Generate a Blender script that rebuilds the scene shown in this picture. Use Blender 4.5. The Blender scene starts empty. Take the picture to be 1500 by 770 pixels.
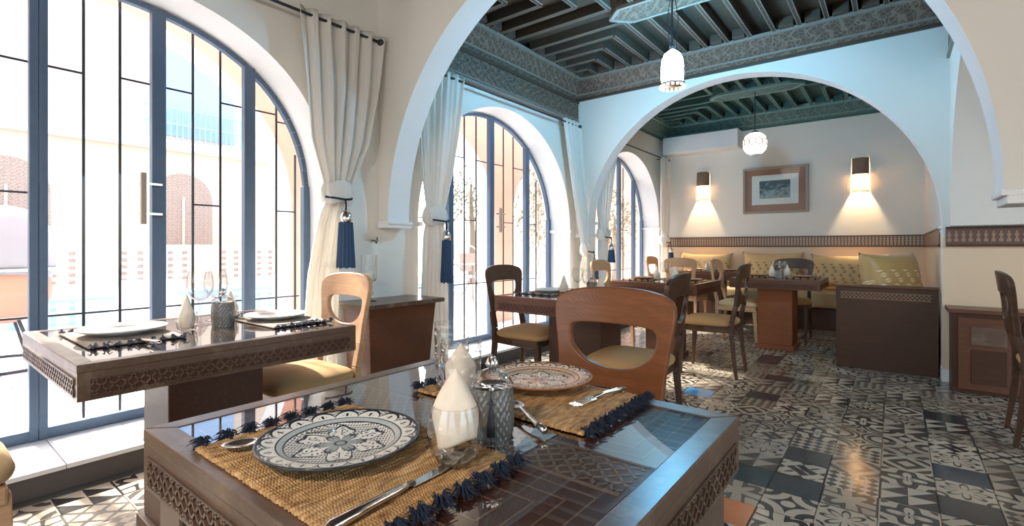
import bpy, bmesh, math, random
from mathutils import Vector, Matrix
R = math.radians
rnd = random.Random(7)
S = bpy.context.scene
COL = S.collection

# ------------------------------------------------------------------ camera, sky, sun, exposure
EYE = 1.08
cam = bpy.data.cameras.new('camera'); cam.sensor_width = 36; cam.lens = 36*718/1500
cam.shift_y = -23/1500; cam.clip_start = 0.02; cam.clip_end = 200
camo = bpy.data.objects.new('camera', cam); COL.objects.link(camo)
camo.location = (0, 0, EYE); camo.rotation_euler = (R(90), 0, R(38)); S.camera = camo

W = bpy.data.worlds.new('sky'); S.world = W; W.use_nodes = True
wn = W.node_tree.nodes; wl = W.node_tree.links
sky = wn.new('ShaderNodeTexSky'); sky.sky_type = 'NISHITA'; sky.sun_disc = False
sky.sun_elevation = R(36); sky.sun_rotation = R(-96); sky.air_density = 1.0; sky.dust_density = 4.0
wn['Background'].inputs[1].default_value = 0.75
hz = wn.new('ShaderNodeMix'); hz.data_type = 'RGBA'; hz.inputs[0].default_value = .5; hz.inputs[7].default_value = (1.9, 2.0, 2.1, 1)   # thin bright haze over the whole sky
wl.new(sky.outputs[0], hz.inputs[6]); wl.new(hz.outputs[2], wn['Background'].inputs[0])

SUN_AZ = R(6)        # light travels towards +X and a little +Y
SUN_EL = R(36)
sl = bpy.data.lights.new('sun', 'SUN'); sl.energy = 7.0; sl.angle = R(1.5); sl.color = (1, .95, .86)
so = bpy.data.objects.new('sun', sl); COL.objects.link(so)
so.rotation_euler = Vector((math.cos(SUN_AZ)*math.cos(SUN_EL), math.sin(SUN_AZ)*math.cos(SUN_EL), -math.sin(SUN_EL))).to_track_quat('-Z', 'Y').to_euler()
so.location = (-8, -4, 9)

vs = S.view_settings; S.display_settings.display_device = 'sRGB'
vs.view_transform = 'Standard'; vs.look = 'None'; vs.gamma = 1; vs.use_curve_mapping = False
vs.exposure = 1.1
S.cycles.max_bounces = 10; S.cycles.diffuse_bounces = 5; S.cycles.glossy_bounces = 4
S.cycles.transmission_bounces = 8; S.cycles.transparent_max_bounces = 16
S.cycles.sample_clamp_indirect = 8; S.cycles.caustics_reflective = False; S.cycles.caustics_refractive = False

# ------------------------------------------------------------------ node helpers
class X:
    """one float value inside a node tree, with arithmetic"""
    def __init__(s, nt, so): s.nt = nt; s.so = so
    def op(s, o, *a, clamp=False):
        n = s.nt.nodes.new('ShaderNodeMath'); n.operation = o; n.use_clamp = clamp
        for i, v in enumerate((s,)+a):
            if isinstance(v, X): s.nt.links.new(v.so, n.inputs[i])
            else: n.inputs[i].default_value = v
        return X(s.nt, n.outputs[0])
    def __add__(s, b): return s.op('ADD', b)
    __radd__ = __add__
    def __mul__(s, b): return s.op('MULTIPLY', b)
    __rmul__ = __mul__
    def __sub__(s, b): return s.op('SUBTRACT', b)
    def __rsub__(s, b): return (s*-1)+b
    def __truediv__(s, b): return s.op('DIVIDE', b)
    def abs(s): return s.op('ABSOLUTE')
    def sin(s): return s.op('SINE')
    def cos(s): return s.op('COSINE')
    def frac(s): return s.op('FRACT')
    def floor(s): return s.op('FLOOR')
    def sqrt(s): return s.op('SQRT')
    def pow(s, b): return s.op('POWER', b)
    def gt(s, b): return s.op('GREATER_THAN', b)
    def lt(s, b): return s.op('LESS_THAN', b)
    def mx(s, b): return s.op('MAXIMUM', b)
    def mn(s, b): return s.op('MINIMUM', b)
    def clamp(s): return s.op('ADD', 0.0, clamp=True)
def sep(nt, so):
    n = nt.nodes.new('ShaderNodeSeparateXYZ'); nt.links.new(so, n.inputs[0])
    return [X(nt, n.outputs[i]) for i in range(3)]
def comb(nt, *v):
    n = nt.nodes.new('ShaderNodeCombineXYZ')
    for i, a in enumerate(v):
        if isinstance(a, X): nt.links.new(a.so, n.inputs[i])
        else: n.inputs[i].default_value = a
    return n.outputs[0]
def mix(nt, f, a, b):
    n = nt.nodes.new('ShaderNodeMix'); n.data_type = 'RGBA'
    if isinstance(f, X): nt.links.new(f.so, n.inputs[0])
    else: n.inputs[0].default_value = f
    for i, v in ((6, a), (7, b)):
        if isinstance(v, tuple): n.inputs[i].default_value = (*v[:3], 1)
        else: nt.links.new(v, n.inputs[i])
    return n.outputs[2]
def objco(nt, kind='Object'):
    return nt.nodes.new('ShaderNodeTexCoord').outputs[kind]
def noise(nt, vec, scale, detail=2, rough=.5, color=False):
    n = nt.nodes.new('ShaderNodeTexNoise'); n.inputs['Scale'].default_value = scale
    n.inputs['Detail'].default_value = detail; n.inputs['Roughness'].default_value = rough
    if vec is not None: nt.links.new(vec, n.inputs['Vector'])
    return n.outputs['Color'] if color else X(nt, n.outputs['Fac'])
def voro(nt, vec, scale, feat='F1'):
    n = nt.nodes.new('ShaderNodeTexVoronoi'); n.feature = feat; n.inputs['Scale'].default_value = scale
    if vec is not None: nt.links.new(vec, n.inputs['Vector'])
    return X(nt, n.outputs['Distance'])
def vscale(nt, vec, s):
    n = nt.nodes.new('ShaderNodeMapping'); n.inputs['Scale'].default_value = s; nt.links.new(vec, n.inputs[0]); return n.outputs[0]
def bump(nt, h, strength=.3, dist=.01):
    n = nt.nodes.new('ShaderNodeBump'); n.inputs['Strength'].default_value = strength; n.inputs['Distance'].default_value = dist
    nt.links.new(h.so, n.inputs['Height']); return n.outputs[0]
def mat(name, color=(.8, .8, .8), rough=.6, metal=0, **kw):
    m = bpy.data.materials.new(name); m.use_nodes = True; nt = m.node_tree
    b = nt.nodes['Principled BSDF']; b.inputs['Base Color'].default_value = (*color, 1)
    b.inputs['Roughness'].default_value = rough; b.inputs['Metallic'].default_value = metal
    for k, v in kw.items(): b.inputs[k.replace('_', ' ')].default_value = v
    return m, nt, b
def setc(nt, b, c, inp='Base Color'): nt.links.new(c.so if isinstance(c, X) else c, b.inputs[inp])

MT = {}
# plaster
def plaster(name, c1, c2, s=1.0):
    m, nt, b = mat(name, c1, .85)
    co = objco(nt); n = noise(nt, co, 2.2, 4, .6); setc(nt, b, mix(nt, n, c1, c2))
    n2 = noise(nt, co, 60, 4, .65); nt.links.new(bump(nt, n2+n*2, .25*s, .004), b.inputs['Normal']); MT[name] = m
plaster('plaster', (.80, .77, .71), (.74, .71, .65))
def plaster_two():
    # wall painted cream up to the glazed band, off-white above it
    m, nt, b = mat('plaster_two', (.8, .77, .71), .85)
    co = objco(nt); n = noise(nt, co, 2.2, 4, .6); x, y, z = sep(nt, co)
    c = mix(nt, z.lt(1.16), mix(nt, n, (.80, .77, .71), (.74, .71, .65)), mix(nt, n, (.80, .62, .44), (.74, .56, .39)))
    setc(nt, b, c); nt.links.new(bump(nt, noise(nt, co, 60, 4, .65)+n*2, .25, .004), b.inputs['Normal']); MT['plaster_two'] = m
plaster_two()
plaster('plaster_white', (.86, .86, .86), (.82, .82, .82))
plaster('salmon', (.80, .44, .33), (.77, .40, .30))
plaster('sand', (.80, .64, .49), (.75, .58, .43))
# wood
def wood(name, c1, c2, rough=.35, axis=(1, 12, 12), coat=0.0, wear=None, ior=1.5, spec=.28):
    m, nt, b = mat(name, c1, rough); b.inputs['IOR'].default_value = ior; b.inputs['Specular IOR Level'].default_value = spec
    co = vscale(nt, objco(nt), axis); n = noise(nt, co, 5, 5, .6)
    w = ((n*22).sin()*.5+.5)*.35+n*.65
    c = mix(nt, w.clamp(), c1, c2)
    if wear:
        k = ((noise(nt, objco(nt), 9, 5, .7)-.5)*5).clamp(); c = mix(nt, k, c, wear)
    setc(nt, b, c); b.inputs['Coat Weight'].default_value = coat; b.inputs['Coat Roughness'].default_value = .08
    nt.links.new(bump(nt, n, .12, .003), b.inputs['Normal']); MT[name] = m
wood('walnut', (.095, .036, .020), (.17, .068, .038), .35, coat=.1)
wood('walnut_worn', (.085, .048, .030), (.14, .084, .055), .30, wear=(.22, .15, .10), spec=.5)
wood('walnut_top', (.085, .032, .018), (.14, .056, .032), .3)
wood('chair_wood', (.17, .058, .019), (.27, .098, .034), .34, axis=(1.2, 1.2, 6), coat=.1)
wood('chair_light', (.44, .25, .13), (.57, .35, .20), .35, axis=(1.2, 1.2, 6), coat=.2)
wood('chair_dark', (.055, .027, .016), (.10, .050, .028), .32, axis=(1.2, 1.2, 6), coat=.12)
wood('pedestal', (.24, .072, .026), (.32, .105, .042), .45)
wood('dark_wood', (.055, .024, .013), (.095, .042, .024), .42)
wood('ceiling_dark', (.060, .040, .028), (.10, .070, .050), .5)
wood('ceiling_green', (.045, .105, .10), (.075, .155, .15), .5)
wood('rail_wood', (.30, .24, .19), (.40, .33, .26), .4)
MT['trim_glint'] = mat('trim_glint', (.24, .21, .18), .4)[0]  # pale trim tone, also the glint along the rib edges
MT['green_line'] = mat('green_line', (.18, .32, .31), .4)[0]
def carved(name, base, line):
    m, nt, b = mat(name, base, .5)
    x, y, z = sep(nt, objco(nt)); s = x+y
    wob = noise(nt, objco(nt), 9, 2)
    a = (s*26+(z*40).sin()*1.6+wob*3).sin()*(z*38+(s*24).sin()*1.8+wob*3).sin()
    v = voro(nt, objco(nt), 26, 'DISTANCE_TO_EDGE')
    ln = (a.abs().lt(.16)).mx(v.lt(.05))
    setc(nt, b, mix(nt, ln*.75, base, line))
    nt.links.new(bump(nt, ln, .8, .008), b.inputs['Normal']); MT[name] = m
carved('carved_brown', (.085, .058, .042), (.22, .17, .13))
carved('carved_green', (.055, .12, .115), (.15, .25, .24))
carved('carved_door', (.54, .40, .31), (.30, .20, .15))
# metals, plain things
def simple(name, c, rough=.5, metal=0, bs=None, **kw):
    m, nt, b = mat(name, c, rough, metal, **kw)
    if bs:
        n = noise(nt, objco(nt), bs, 3); setc(nt, b, mix(nt, n, c, tuple(v*.82 for v in c)))
        nt.links.new(bump(nt, n, .2, .002), b.inputs['Normal'])
    MT[name] = m
simple('steel_blue', (.09, .14, .215), .45, .2, bs=30)
simple('iron', (.035, .04, .05), .5, .3)
simple('iron_white', (.75, .78, .82), .5)
simple('silver', (.75, .73, .70), .18, 1)
simple('steel', (.62, .60, .58), .12, 1)
simple('navy', (.014, .022, .045), .9, bs=200)
simple('navy_light', (.035, .075, .155), .9, bs=200)
simple('tassel_grey', (.085, .10, .14), .9)
simple('cord', (.62, .55, .45), .9)
simple('khaki', (.50, .295, .125), .85, bs=140)
simple('khaki_pale', (.68, .48, .26), .85, bs=140)  # seat khaki with the bright light on it put into the colour
simple('marble', (.78, .79, .80), .25, bs=5)
simple('mortar', (.10, .09, .08), .8)
simple('riser', (.10, .085, .075), .6, bs=20)
simple('paver', (.80, .80, .80), .7, bs=8)
simple('paver_bed', (.55, .55, .55), .9)
simple('water', (.12, .42, .60), .06)
simple('wicker', (.42, .33, .26), .8, bs=90)
simple('blue_paint', (.36, .52, .72), .6)
simple('leaf', (.24, .21, .12), .6)
simple('bark_shade', (.24, .16, .11), .8, bs=40)
simple('bark', (.30, .22, .15), .9, bs=30)
simple('white_paint', (.85, .85, .83), .5)
simple('tan_cushion', (.48, .33, .16), .85, bs=60)
simple('matt_brown', (.36, .17, .11), .6)
simple('paper', (.82, .80, .77), .8)
simple('candle', (.8, .74, .62), .5)
simple('napkin', (.90, .77, .62), .85, bs=50)
simple('grey_glass', (.30, .29, .27), .25, Transmission_Weight=.0)
simple('pod_grey', (.30, .33, .38), .5)
simple('pod_peach', (.50, .28, .20), .8)
simple('lounger', (.80, .82, .85), .6)
def sheer():
    m, nt, b = mat('curtain_cloth', (.86, .84, .80), .8); n = noise(nt, objco(nt), 220, 2)
    t = nt.nodes.new('ShaderNodeBsdfTranslucent'); t.inputs[0].default_value = (.9, .86, .8, 1)
    ms = nt.nodes.new('ShaderNodeMixShader'); ms.inputs[0].default_value = .35
    nt.links.new(bump(nt, n, .15, .001), b.inputs['Normal'])
    nt.links.new(b.outputs[0], ms.inputs[1]); nt.links.new(t.outputs[0], ms.inputs[2])
    nt.links.new(ms.outputs[0], nt.nodes['Material Output'].inputs[0]); MT['curtain_cloth'] = m
sheer()
def thin_glass(name, tint=(1, 1, 1), f0=.05, pw=4.0, edge=1.0, rough=.0, cut=None):
    """thin clear glass, the same from both sides: mirror share rises towards grazing angles"""
    m = bpy.data.materials.new(name); m.use_nodes = True; nt = m.node_tree
    nt.nodes.remove(nt.nodes['Principled BSDF'])
    tr = nt.nodes.new('ShaderNodeBsdfTransparent'); gl = nt.nodes.new('ShaderNodeBsdfGlossy'); gl.inputs['Roughness'].default_value = rough
    lw = nt.nodes.new('ShaderNodeLayerWeight'); lw.inputs[0].default_value = .5
    fc = X(nt, lw.outputs['Facing'])
    if cut:
        v = voro(nt, objco(nt), cut); bp = bump(nt, v, .9, .006)
        nt.links.new(bp, gl.inputs['Normal']); nt.links.new(bp, lw.inputs['Normal'])
    f = (fc.pow(pw)*(1-f0)+f0).clamp()
    nt.links.new(mix(nt, fc.pow(2.2), tint, tuple(v*edge for v in tint)), tr.inputs[0])
    ms = nt.nodes.new('ShaderNodeMixShader'); nt.links.new(f.so, ms.inputs[0])
    nt.links.new(tr.outputs[0], ms.inputs[1]); nt.links.new(gl.outputs[0], ms.inputs[2])
    nt.links.new(ms.outputs[0], nt.nodes['Material Output'].inputs[0]); MT[name] = m
thin_glass('pane_glass', (.97, .985, .98), .03, 5)
thin_glass('drink_glass', (.97, .97, .96), .07, 3.0, .45)
thin_glass('hammered_glass', (.95, .95, .94), .07, 2.6, .6, cut=55)
simple('jar_glass', (.15, .145, .13), .14, Coat_Weight=.5)
thin_glass('table_glass', (.96, .97, .96), .10, 2.4)
simple('peach', (.80, .62, .52), .8)
def emis(name, c, s):
    m = bpy.data.materials.new(name); m.use_nodes = True; nt = m.node_tree; nt.nodes.remove(nt.nodes['Principled BSDF'])
    e = nt.nodes.new('ShaderNodeEmission'); e.inputs[0].default_value = (*c, 1); e.inputs[1].default_value = s
    nt.links.new(e.outputs[0], nt.nodes['Material Output'].inputs[0]); MT[name] = m
emis('lamp_blue', (.20, .63, 1.0), 115)
emis('lamp_cream', (1, .90, .74), 1.0)
emis('lamp_warm', (1, .72, .42), 14)
def shade_mat():
    m, nt, b = mat('sconce_shade', (.55, .40, .28), .8)
    t = nt.nodes.new('ShaderNodeBsdfTranslucent'); t.inputs[0].default_value = (.98, .86, .70, 1)
    n = noise(nt, objco(nt), 30, 4, .7); setc(nt, b, mix(nt, n, (.50, .40, .32), (.30, .20, .14)))
    ms = nt.nodes.new('ShaderNodeMixShader'); ms.inputs[0].default_value = .62
    nt.links.new(b.outputs[0], ms.inputs[1]); nt.links.new(t.outputs[0], ms.inputs[2])
    nt.links.new(ms.outputs[0], nt.nodes['Material Output'].inputs[0]); MT['sconce_shade'] = m
shade_mat()
# straw placemat
def straw(name, c1, c2, dark):
    m, nt, b = mat(name, c1, .8); co = objco(nt)
    n = noise(nt, vscale(nt, co, (60, 9, 9)), 3, 3); n2 = noise(nt, co, 45, 3, .7)
    c = mix(nt, ((n-.5)*3+.5).clamp(), c1, c2); c = mix(nt, ((n2-.52)*6).clamp()*.6, c, dark); setc(nt, b, c)
    x, y, z = sep(nt, co); h = (y*1400+n2*8).sin()*.5+n
    nt.links.new(bump(nt, h, .5, .0015), b.inputs['Normal']); MT[name] = m
straw('straw', (.78, .47, .21), (.36, .19, .07), (.18, .08, .025))
straw('straw_grey', (.40, .34, .28), (.28, .23, .19), (.14, .11, .09))
# plate glaze
def plate_mat(name, line, ground, band, N=16):
    m, nt, b = mat(name, ground, .2); b.inputs['IOR'].default_value = 1.35
    x, y, z = sep(nt, objco(nt)); r = (x*x+y*y).sqrt()/.125; th = y.op('ARCTAN2', x)
    s = ((th*(N/6.28318)).frac()-.5).abs()*2
    rb = (1-s*s).mx(0).sqrt()*.19+.765
    inrim = r.gt(.755)
    arc = (r-rb).abs().lt(.021)
    outside = r.gt(rb)*((th*(N*3)).sin()*(r*120).sin()).gt(.0)
    stem = (s.lt(.10))*((r-.85).abs().lt(.045))
    dot = (((s-.30)*(s-.30)*.18+(r-.84)*(r-.84)).lt(.00022))
    rim = (arc.mx(outside*.8).mx(stem).mx(dot))*inrim
    edge = r.gt(.957).mx((r-.755).abs().lt(.010)).mx((r-.672).abs().lt(.009))
    ring = r.gt(.672)*r.lt(.755)
    # flower in the well
    lobes = ((th*3).cos().abs().pow(.55))*.40+((th*15).cos())*.035+.17
    c3 = (th*3+1.5708).cos().abs().pow(.7)*.27+.03
    inn = r.lt(.665)
    pet = (r-lobes).abs().lt(.025)
    field = r.gt(lobes)*((x*900).sin()*(y*900).sin()+((x+y)*520).sin()*.4).gt(.12)
    pet2 = (r-c3).abs().lt(.022)
    core = (r-.07).abs().lt(.014)
    vein = ((th*3).sin().abs().lt(.05))*r.gt(.30)*r.lt(.47)
    scr = ((th*18+(r*26).sin()*2).sin()*(r*60).cos()).gt(.62)*r.lt(lobes)*r.gt(.2)
    well = (pet.mx(field*.85).mx(pet2).mx(core).mx(vein).mx(scr))*inn
    ink = rim.mx(edge).mx(well)
    c = mix(nt, ring*.8, ground, band)
    c = mix(nt, (r.lt(c3)*inn*.9), c, tuple(v*.8 for v in band))
    setc(nt, b, mix(nt, ink.clamp(), c, line)); MT[name] = m
plate_mat('plate_blue', (.022, .028, .045), (.88, .85, .78), (.40, .46, .45))
plate_mat('plate_rust', (.10, .035, .02), (.82, .66, .50), (.62, .36, .22), 18)
plate_mat('plate_pale', (.50, .48, .46), (.84, .82, .78), (.66, .64, .62), 14)
simple('rim_dark', (.03, .034, .045), .15)
simple('rim_rust', (.40, .17, .08), .2)
# cushions
def cushion_mat(name, g, d, l):
    m, nt, b = mat(name, g, .7); x, y, z = sep(nt, objco(nt)); b.inputs['Sheen Weight'].default_value = .3
    row = (z*20).floor(); k = ((x*10+row*.37+(row*2.1).sin()).frac()-.5).abs(); zz = ((z*20).frac()-.5).abs()
    dia = (k*1.2+zz).lt(.42)*(zz.gt(.10)); st = ((z*64).frac()).lt(.28)
    band = (z+.05).abs().lt(.13)
    n = noise(nt, vscale(nt, objco(nt), (30, 30, 90)), 3, 3)
    c = mix(nt, n, g, tuple(v*.7 for v in g)); c = mix(nt, (dia*band)*.9, c, d); c = mix(nt, (st*(1-dia))*.45, c, l)
    setc(nt, b, c); nt.links.new(bump(nt, n, .3, .003), b.inputs['Normal']); MT[name] = m
cushion_mat('cushion_gold', (.68, .45, .20), (.16, .08, .03), (.88, .68, .40))
cushion_mat('cushion_satin', (.64, .37, .12), (.95, .80, .50), (.75, .52, .24))
MT['cushion_satin'].node_tree.nodes['Principled BSDF'].inputs['Roughness'].default_value = .35
# picture print
def print_mat():
    m, nt, b = mat('print', (.2, .25, .28), .7); co = objco(nt); x, y, z = sep(nt, co)
    n = noise(nt, vscale(nt, co, (9, 9, 16)), 1, 5, .7); v = (n+(z*-1.2)).clamp()
    c = mix(nt, ((v-.42)*6).clamp(), (.05, .08, .10), (.30, .36, .38))
    c = mix(nt, ((noise(nt, vscale(nt, co, (14, 9, 40)), 1, 3)-.62)*12).clamp(), c, (.62, .66, .66))
    setc(nt, b, c); MT['print'] = m
print_mat()
# dado band of small glazed pieces
def dado_mat():
    m, nt, b = mat('dado', (.2, .1, .06), .35); x, y, z = sep(nt, objco(nt)); s = x+y
    k = ((s*26).frac()-.5).abs(); zz = z
    col = k.lt(.32)*(((zz*34).frac()).gt(.2)); n = noise(nt, objco(nt), 12, 2)
    c = mix(nt, n, (.17, .085, .055), (.10, .05, .035)); c = mix(nt, (col*.85), c, (.50, .36, .24))
    setc(nt, b, c); MT['dado'] = m
dado_mat()
simple('dado_dark', (.115, .055, .045), .35)
simple('dado_piece', (.30, .17, .12), .3)
# cement floor tiles: the tile's place in the 0.2 m grid picks its pattern
TS = .2; TX0 = -.055; TY0 = .04
def tile_mat():
    m, nt, b = mat('cement_tile', (.5, .5, .5), .14); b.inputs['IOR'].default_value = 1.5
    g = nt.nodes.new('ShaderNodeNewGeometry'); px, py, pz = sep(nt, g.outputs['Position'])
    fx = (px-TX0)/TS; fy = (py-TY0)/TS; ix = fx.floor(); iy = fy.floor()
    u = (fx-ix-.5)*2; v = (fy-iy-.5)*2
    wnn = nt.nodes.new('ShaderNodeTexWhiteNoise'); wnn.noise_dimensions = '2D'; nt.links.new(comb(nt, ix, iy, 0), wnn.inputs['Vector'])
    h = X(nt, wnn.outputs['Value']); c1, c2, c3 = sep(nt, wnn.outputs['Color'])
    au = u.abs(); av = v.abs(); r = (u*u+v*v).sqrt(); th = v.op('ARCTAN2', u)
    dc = ((au-1)*(au-1)+(av-1)*(av-1)).sqrt()
    P = []
    P.append((dc*9+.5).sin().gt(-.1)*dc.lt(1.05)+(r.lt(.28)))                                     # rings round the corners
    P.append(((r*7-(th*4).cos()*2.0).sin()).gt(0))                                               # scrolling cross
    P.append((r-((th*4).cos().abs()*.55+.25)).abs().gt(.09)*(dc-.35).abs().gt(.07))              # eight petal star
    P.append((((au+av)*8).sin()).gt(.05))                                                       # diamond stripes
    P.append((((u*2.0).frac()-.5).abs()+((v*2.0).frac()-.5).abs()).gt(.5))                      # small diamonds
    P.append(((u*4.7+(v*4.5).sin()*1.7).sin()*(v*4.7+(u*4.5).sin()*1.7).sin()).gt(0))                   # damask
    P.append(((au-av).abs().lt(.12)).mx((au+av-.95).abs().lt(.10)).mx((r.lt(.22))))             # lattice
    P.append((dc*2-(th*6).sin()*.5-1.35).abs().lt(.32))                                          # ogee leaves
    P.append(((u*1.0).frac().gt((v*1.0).frac())))                                                 # triangles
    P.append(((dc-.62).abs().lt(.10)).mx((dc-.92).abs().lt(.07)).mx((r-.20).abs().lt(.08)))     # clover rings
    acc = None; N = len(P)
    for i, p in enumerate(P):
        w = h.gt(i/N)*h.lt((i+1)/N)
        t = p.clamp()*w; acc = t if acc is None else acc+t
    acc = acc.clamp()
    brd = (au.mx(av)).gt(.93)*c3.gt(.6); acc = acc.mx(brd)
    inv = c1.gt(.5); acc = (acc-inv).abs()
    wear = noise(nt, g.outputs['Position'], 14, 4, .7)
    dark = mix(nt, c2, (.022, .022, .024), (.12, .10, .080)); light = mix(nt, c2, (.55, .48, .38), (.28, .235, .18))
    col = mix(nt, acc, dark, light)
    solid = c3.lt(.05)
    col = mix(nt, solid, col, (.035, .042, .048))
    for (ti, tj, tc) in ((-6, 18, (.04, .28, .60)), (-3, 10, (.55, .20, .08)), (1, 15, (.035, .06, .09)), (-3, 12, (.02, .05, .055))):
        col = mix(nt, (ix-ti).abs().lt(.5)*((iy-tj).abs().lt(.5)), col, tc)
    col = mix(nt, ((wear-.55)*3).clamp()*.35, col, (.26, .23, .19))
    setc(nt, b, col); setc(nt, b, wear*.22+.05, 'Roughness'); MT['cement_tile'] = m
tile_mat()

# ------------------------------------------------------------------ mesh helpers
class MB:
    def __init__(s): s.bm = bmesh.new(); s.mi = 0
    def face(s, vs):
        try:
            f = s.bm.faces.new(vs); f.material_index = s.mi; return f
        except ValueError: return None
    def box(s, x0, x1, y0, y1, z0, z1, top=None):
        """top = (dx, dy): how much the top face is drawn in on each side"""
        dx, dy = top or (0, 0)
        P = [(x0, y0, z0), (x1, y0, z0), (x1, y1, z0), (x0, y1, z0), (x0+dx, y0+dy, z1), (x1-dx, y0+dy, z1), (x1-dx, y1-dy, z1), (x0+dx, y1-dy, z1)]
        v = [s.bm.verts.new(p) for p in P]
        for f in ((3, 2, 1, 0), (4, 5, 6, 7), (0, 1, 5, 4), (1, 2, 6, 5), (2, 3, 7, 6), (3, 0, 4, 7)): s.face([v[i] for i in f])
        return s
    def bar(s, a, b, w, h=None, up=(0, 0, 1), w2=None, h2=None):
        """square bar from a to b"""
        a = Vector(a); b = Vector(b); d = (b-a).normalized(); up = Vector(up)
        if abs(d.dot(up)) > .98: up = Vector((1, 0, 0))
        sd = d.cross(up).normalized(); u = sd.cross(d); h = h or w; w2 = w2 or w; h2 = h2 or h
        v = []
        for p, ww, hh in ((a, w, h), (b, w2, h2)):
            for i, j in ((-1, -1), (1, -1), (1, 1), (-1, 1)): v.append(s.bm.verts.new(p+sd*i*ww/2+u*j*hh/2))
        for f in ((3, 2, 1, 0), (4, 5, 6, 7), (0, 1, 5, 4), (1, 2, 6, 5), (2, 3, 7, 6), (3, 0, 4, 7)): s.face([v[i] for i in f])
        return s
    def tube(s, pts, r, n=8, cap=True):
        pts = [Vector(p) for p in pts]; rr = r if isinstance(r, (list, tuple)) else [r]*len(pts)
        rings = []; ref = None
        for i, p in enumerate(pts):
            d = (pts[min(i+1, len(pts)-1)]-pts[max(i-1, 0)]).normalized()
            if ref is None: ref = Vector((0, 0, 1)) if abs(d.z) < .9 else Vector((1, 0, 0))
            sd = d.cross(ref).normalized(); u = sd.cross(d); ref = u
            rings.append([s.bm.verts.new(p+(sd*math.cos(t)+u*math.sin(t))*rr[i]) for t in [2*math.pi*k/n for k in range(n)]])
        for a, b in zip(rings, rings[1:]):
            for k in range(n): s.face([a[k], a[(k+1) % n], b[(k+1) % n], b[k]])
        if cap: s.face(rings[0][::-1]); s.face(rings[-1])
        return s
    def lathe(s, prof, n=32, c=(0, 0), cap0=True, cap1=True, sx=1, sy=1):
        """prof: [(radius, z)] bottom to top"""
        rings = [[s.bm.verts.new((c[0]+sx*r*math.cos(2*math.pi*k/n), c[1]+sy*r*math.sin(2*math.pi*k/n), z)) for k in range(n)] for r, z in prof]
        for a, b in zip(rings, rings[1:]):
            for k in range(n): s.face([a[k], a[(k+1) % n], b[(k+1) % n], b[k]])
        if cap0: s.face(rings[0][::-1])
        if cap1: s.face(rings[-1])
        return s
    def grid(s, f, nu, nv, closed=False):
        vv = [[s.bm.verts.new(f(i/nu, j/nv)) for i in range(nu+(0 if closed else 1))] for j in range(nv+1)]
        n = nu if closed else nu
        for j in range(nv):
            for i in range(n):
                i2 = (i+1) % nu if closed else i+1
                s.face([vv[j][i], vv[j][i2], vv[j+1][i2], vv[j+1][i]])
        return s
    def prism(s, poly, y0, y1, axis='Y'):
        """poly in (x,z) extruded along y (axis Y), in (y,z) along x (axis X), in (x,y) along z (axis Z)"""
        def P(a, b, t): return (a, t, b) if axis == 'Y' else ((t, a, b) if axis == 'X' else (a, b, t))
        A = [s.bm.verts.new(P(a, b, y0)) for a, b in poly]; B = [s.bm.verts.new(P(a, b, y1)) for a, b in poly]
        s.face(A); s.face(B[::-1]); n = len(poly)
        for i in range(n): s.face([A[i], B[i], B[(i+1) % n], A[(i+1) % n]])
        return s
    def loops(s, outer, inner, y0, y1, fy=lambda x, z: 0):
        """ring between two matched loops in (x,z), thickness y0..y1, bent by fy"""
        n = len(outer); V = {}
        for nm, L in (('o', outer), ('i', inner)):
            for k, (x, z) in enumerate(L):
                for t, y in ((0, y0), (1, y1)): V[nm, k, t] = s.bm.verts.new((x, y+fy(x, z), z))
            # middle loop for a smoother bend
        for k, ((ox, oz), (ix, iz)) in enumerate(zip(outer, inner)):
            x, z = (ox+ix)/2, (oz+iz)/2
            for t, y in ((0, y0), (1, y1)): V['m', k, t] = s.bm.verts.new((x, y+fy(x, z), z))
        for k in range(n):
            q = (k+1) % n
            for a, b in (('o', 'm'), ('m', 'i')):
                s.face([V[a, k, 0], V[a, q, 0], V[b, q, 0], V[b, k, 0]]); s.face([V[a, k, 1], V[b, k, 1], V[b, q, 1], V[a, q, 1]])
            s.face([V['o', k, 0], V['o', k, 1], V['o', q, 1], V['o', q, 0]]); s.face([V['i', k, 0], V['i', q, 0], V['i', q, 1], V['i', k, 1]])
        return s
    def puff(s, a, b, c, cx=0, cy=0, cz=0, e=.35, n=40, m=14, taper=0, sq=1.0):
        """superellipsoid cushion"""
        def sg(v, p): return math.copysign(abs(v)**p, v)
        def f(u, v):
            t = 2*math.pi*u; p = -math.pi/2+math.pi*v
            cp = sg(math.cos(p), .8*sq) if abs(math.cos(p)) > 1e-6 else 0
            x = a*cp*sg(math.cos(t), e); y = b*cp*sg(math.sin(t), e); z = c*sg(math.sin(p), .9)
            return (cx+x*(1+taper*y/b), cy+y, cz+z)
        return s.grid(f, n, m, closed=True)
    def make(s, name, mats, parent=None, smooth=False, bevel=0, merge=False, loc=None, kind=None, seg=2, solid=0, subsurf=0):
        if merge: bmesh.ops.remove_doubles(s.bm, verts=s.bm.verts, dist=1e-5)
        bmesh.ops.recalc_face_normals(s.bm, faces=s.bm.faces)
        me = bpy.data.meshes.new(name); s.bm.to_mesh(me); s.bm.free()
        for m in (mats if isinstance(mats, (list, tuple)) else [mats]): me.materials.append(MT[m])
        if smooth: me.polygons.foreach_set('use_smooth', [True]*len(me.polygons))
        return link(name, me, parent, loc, bevel, kind, seg, solid, subsurf)
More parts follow.
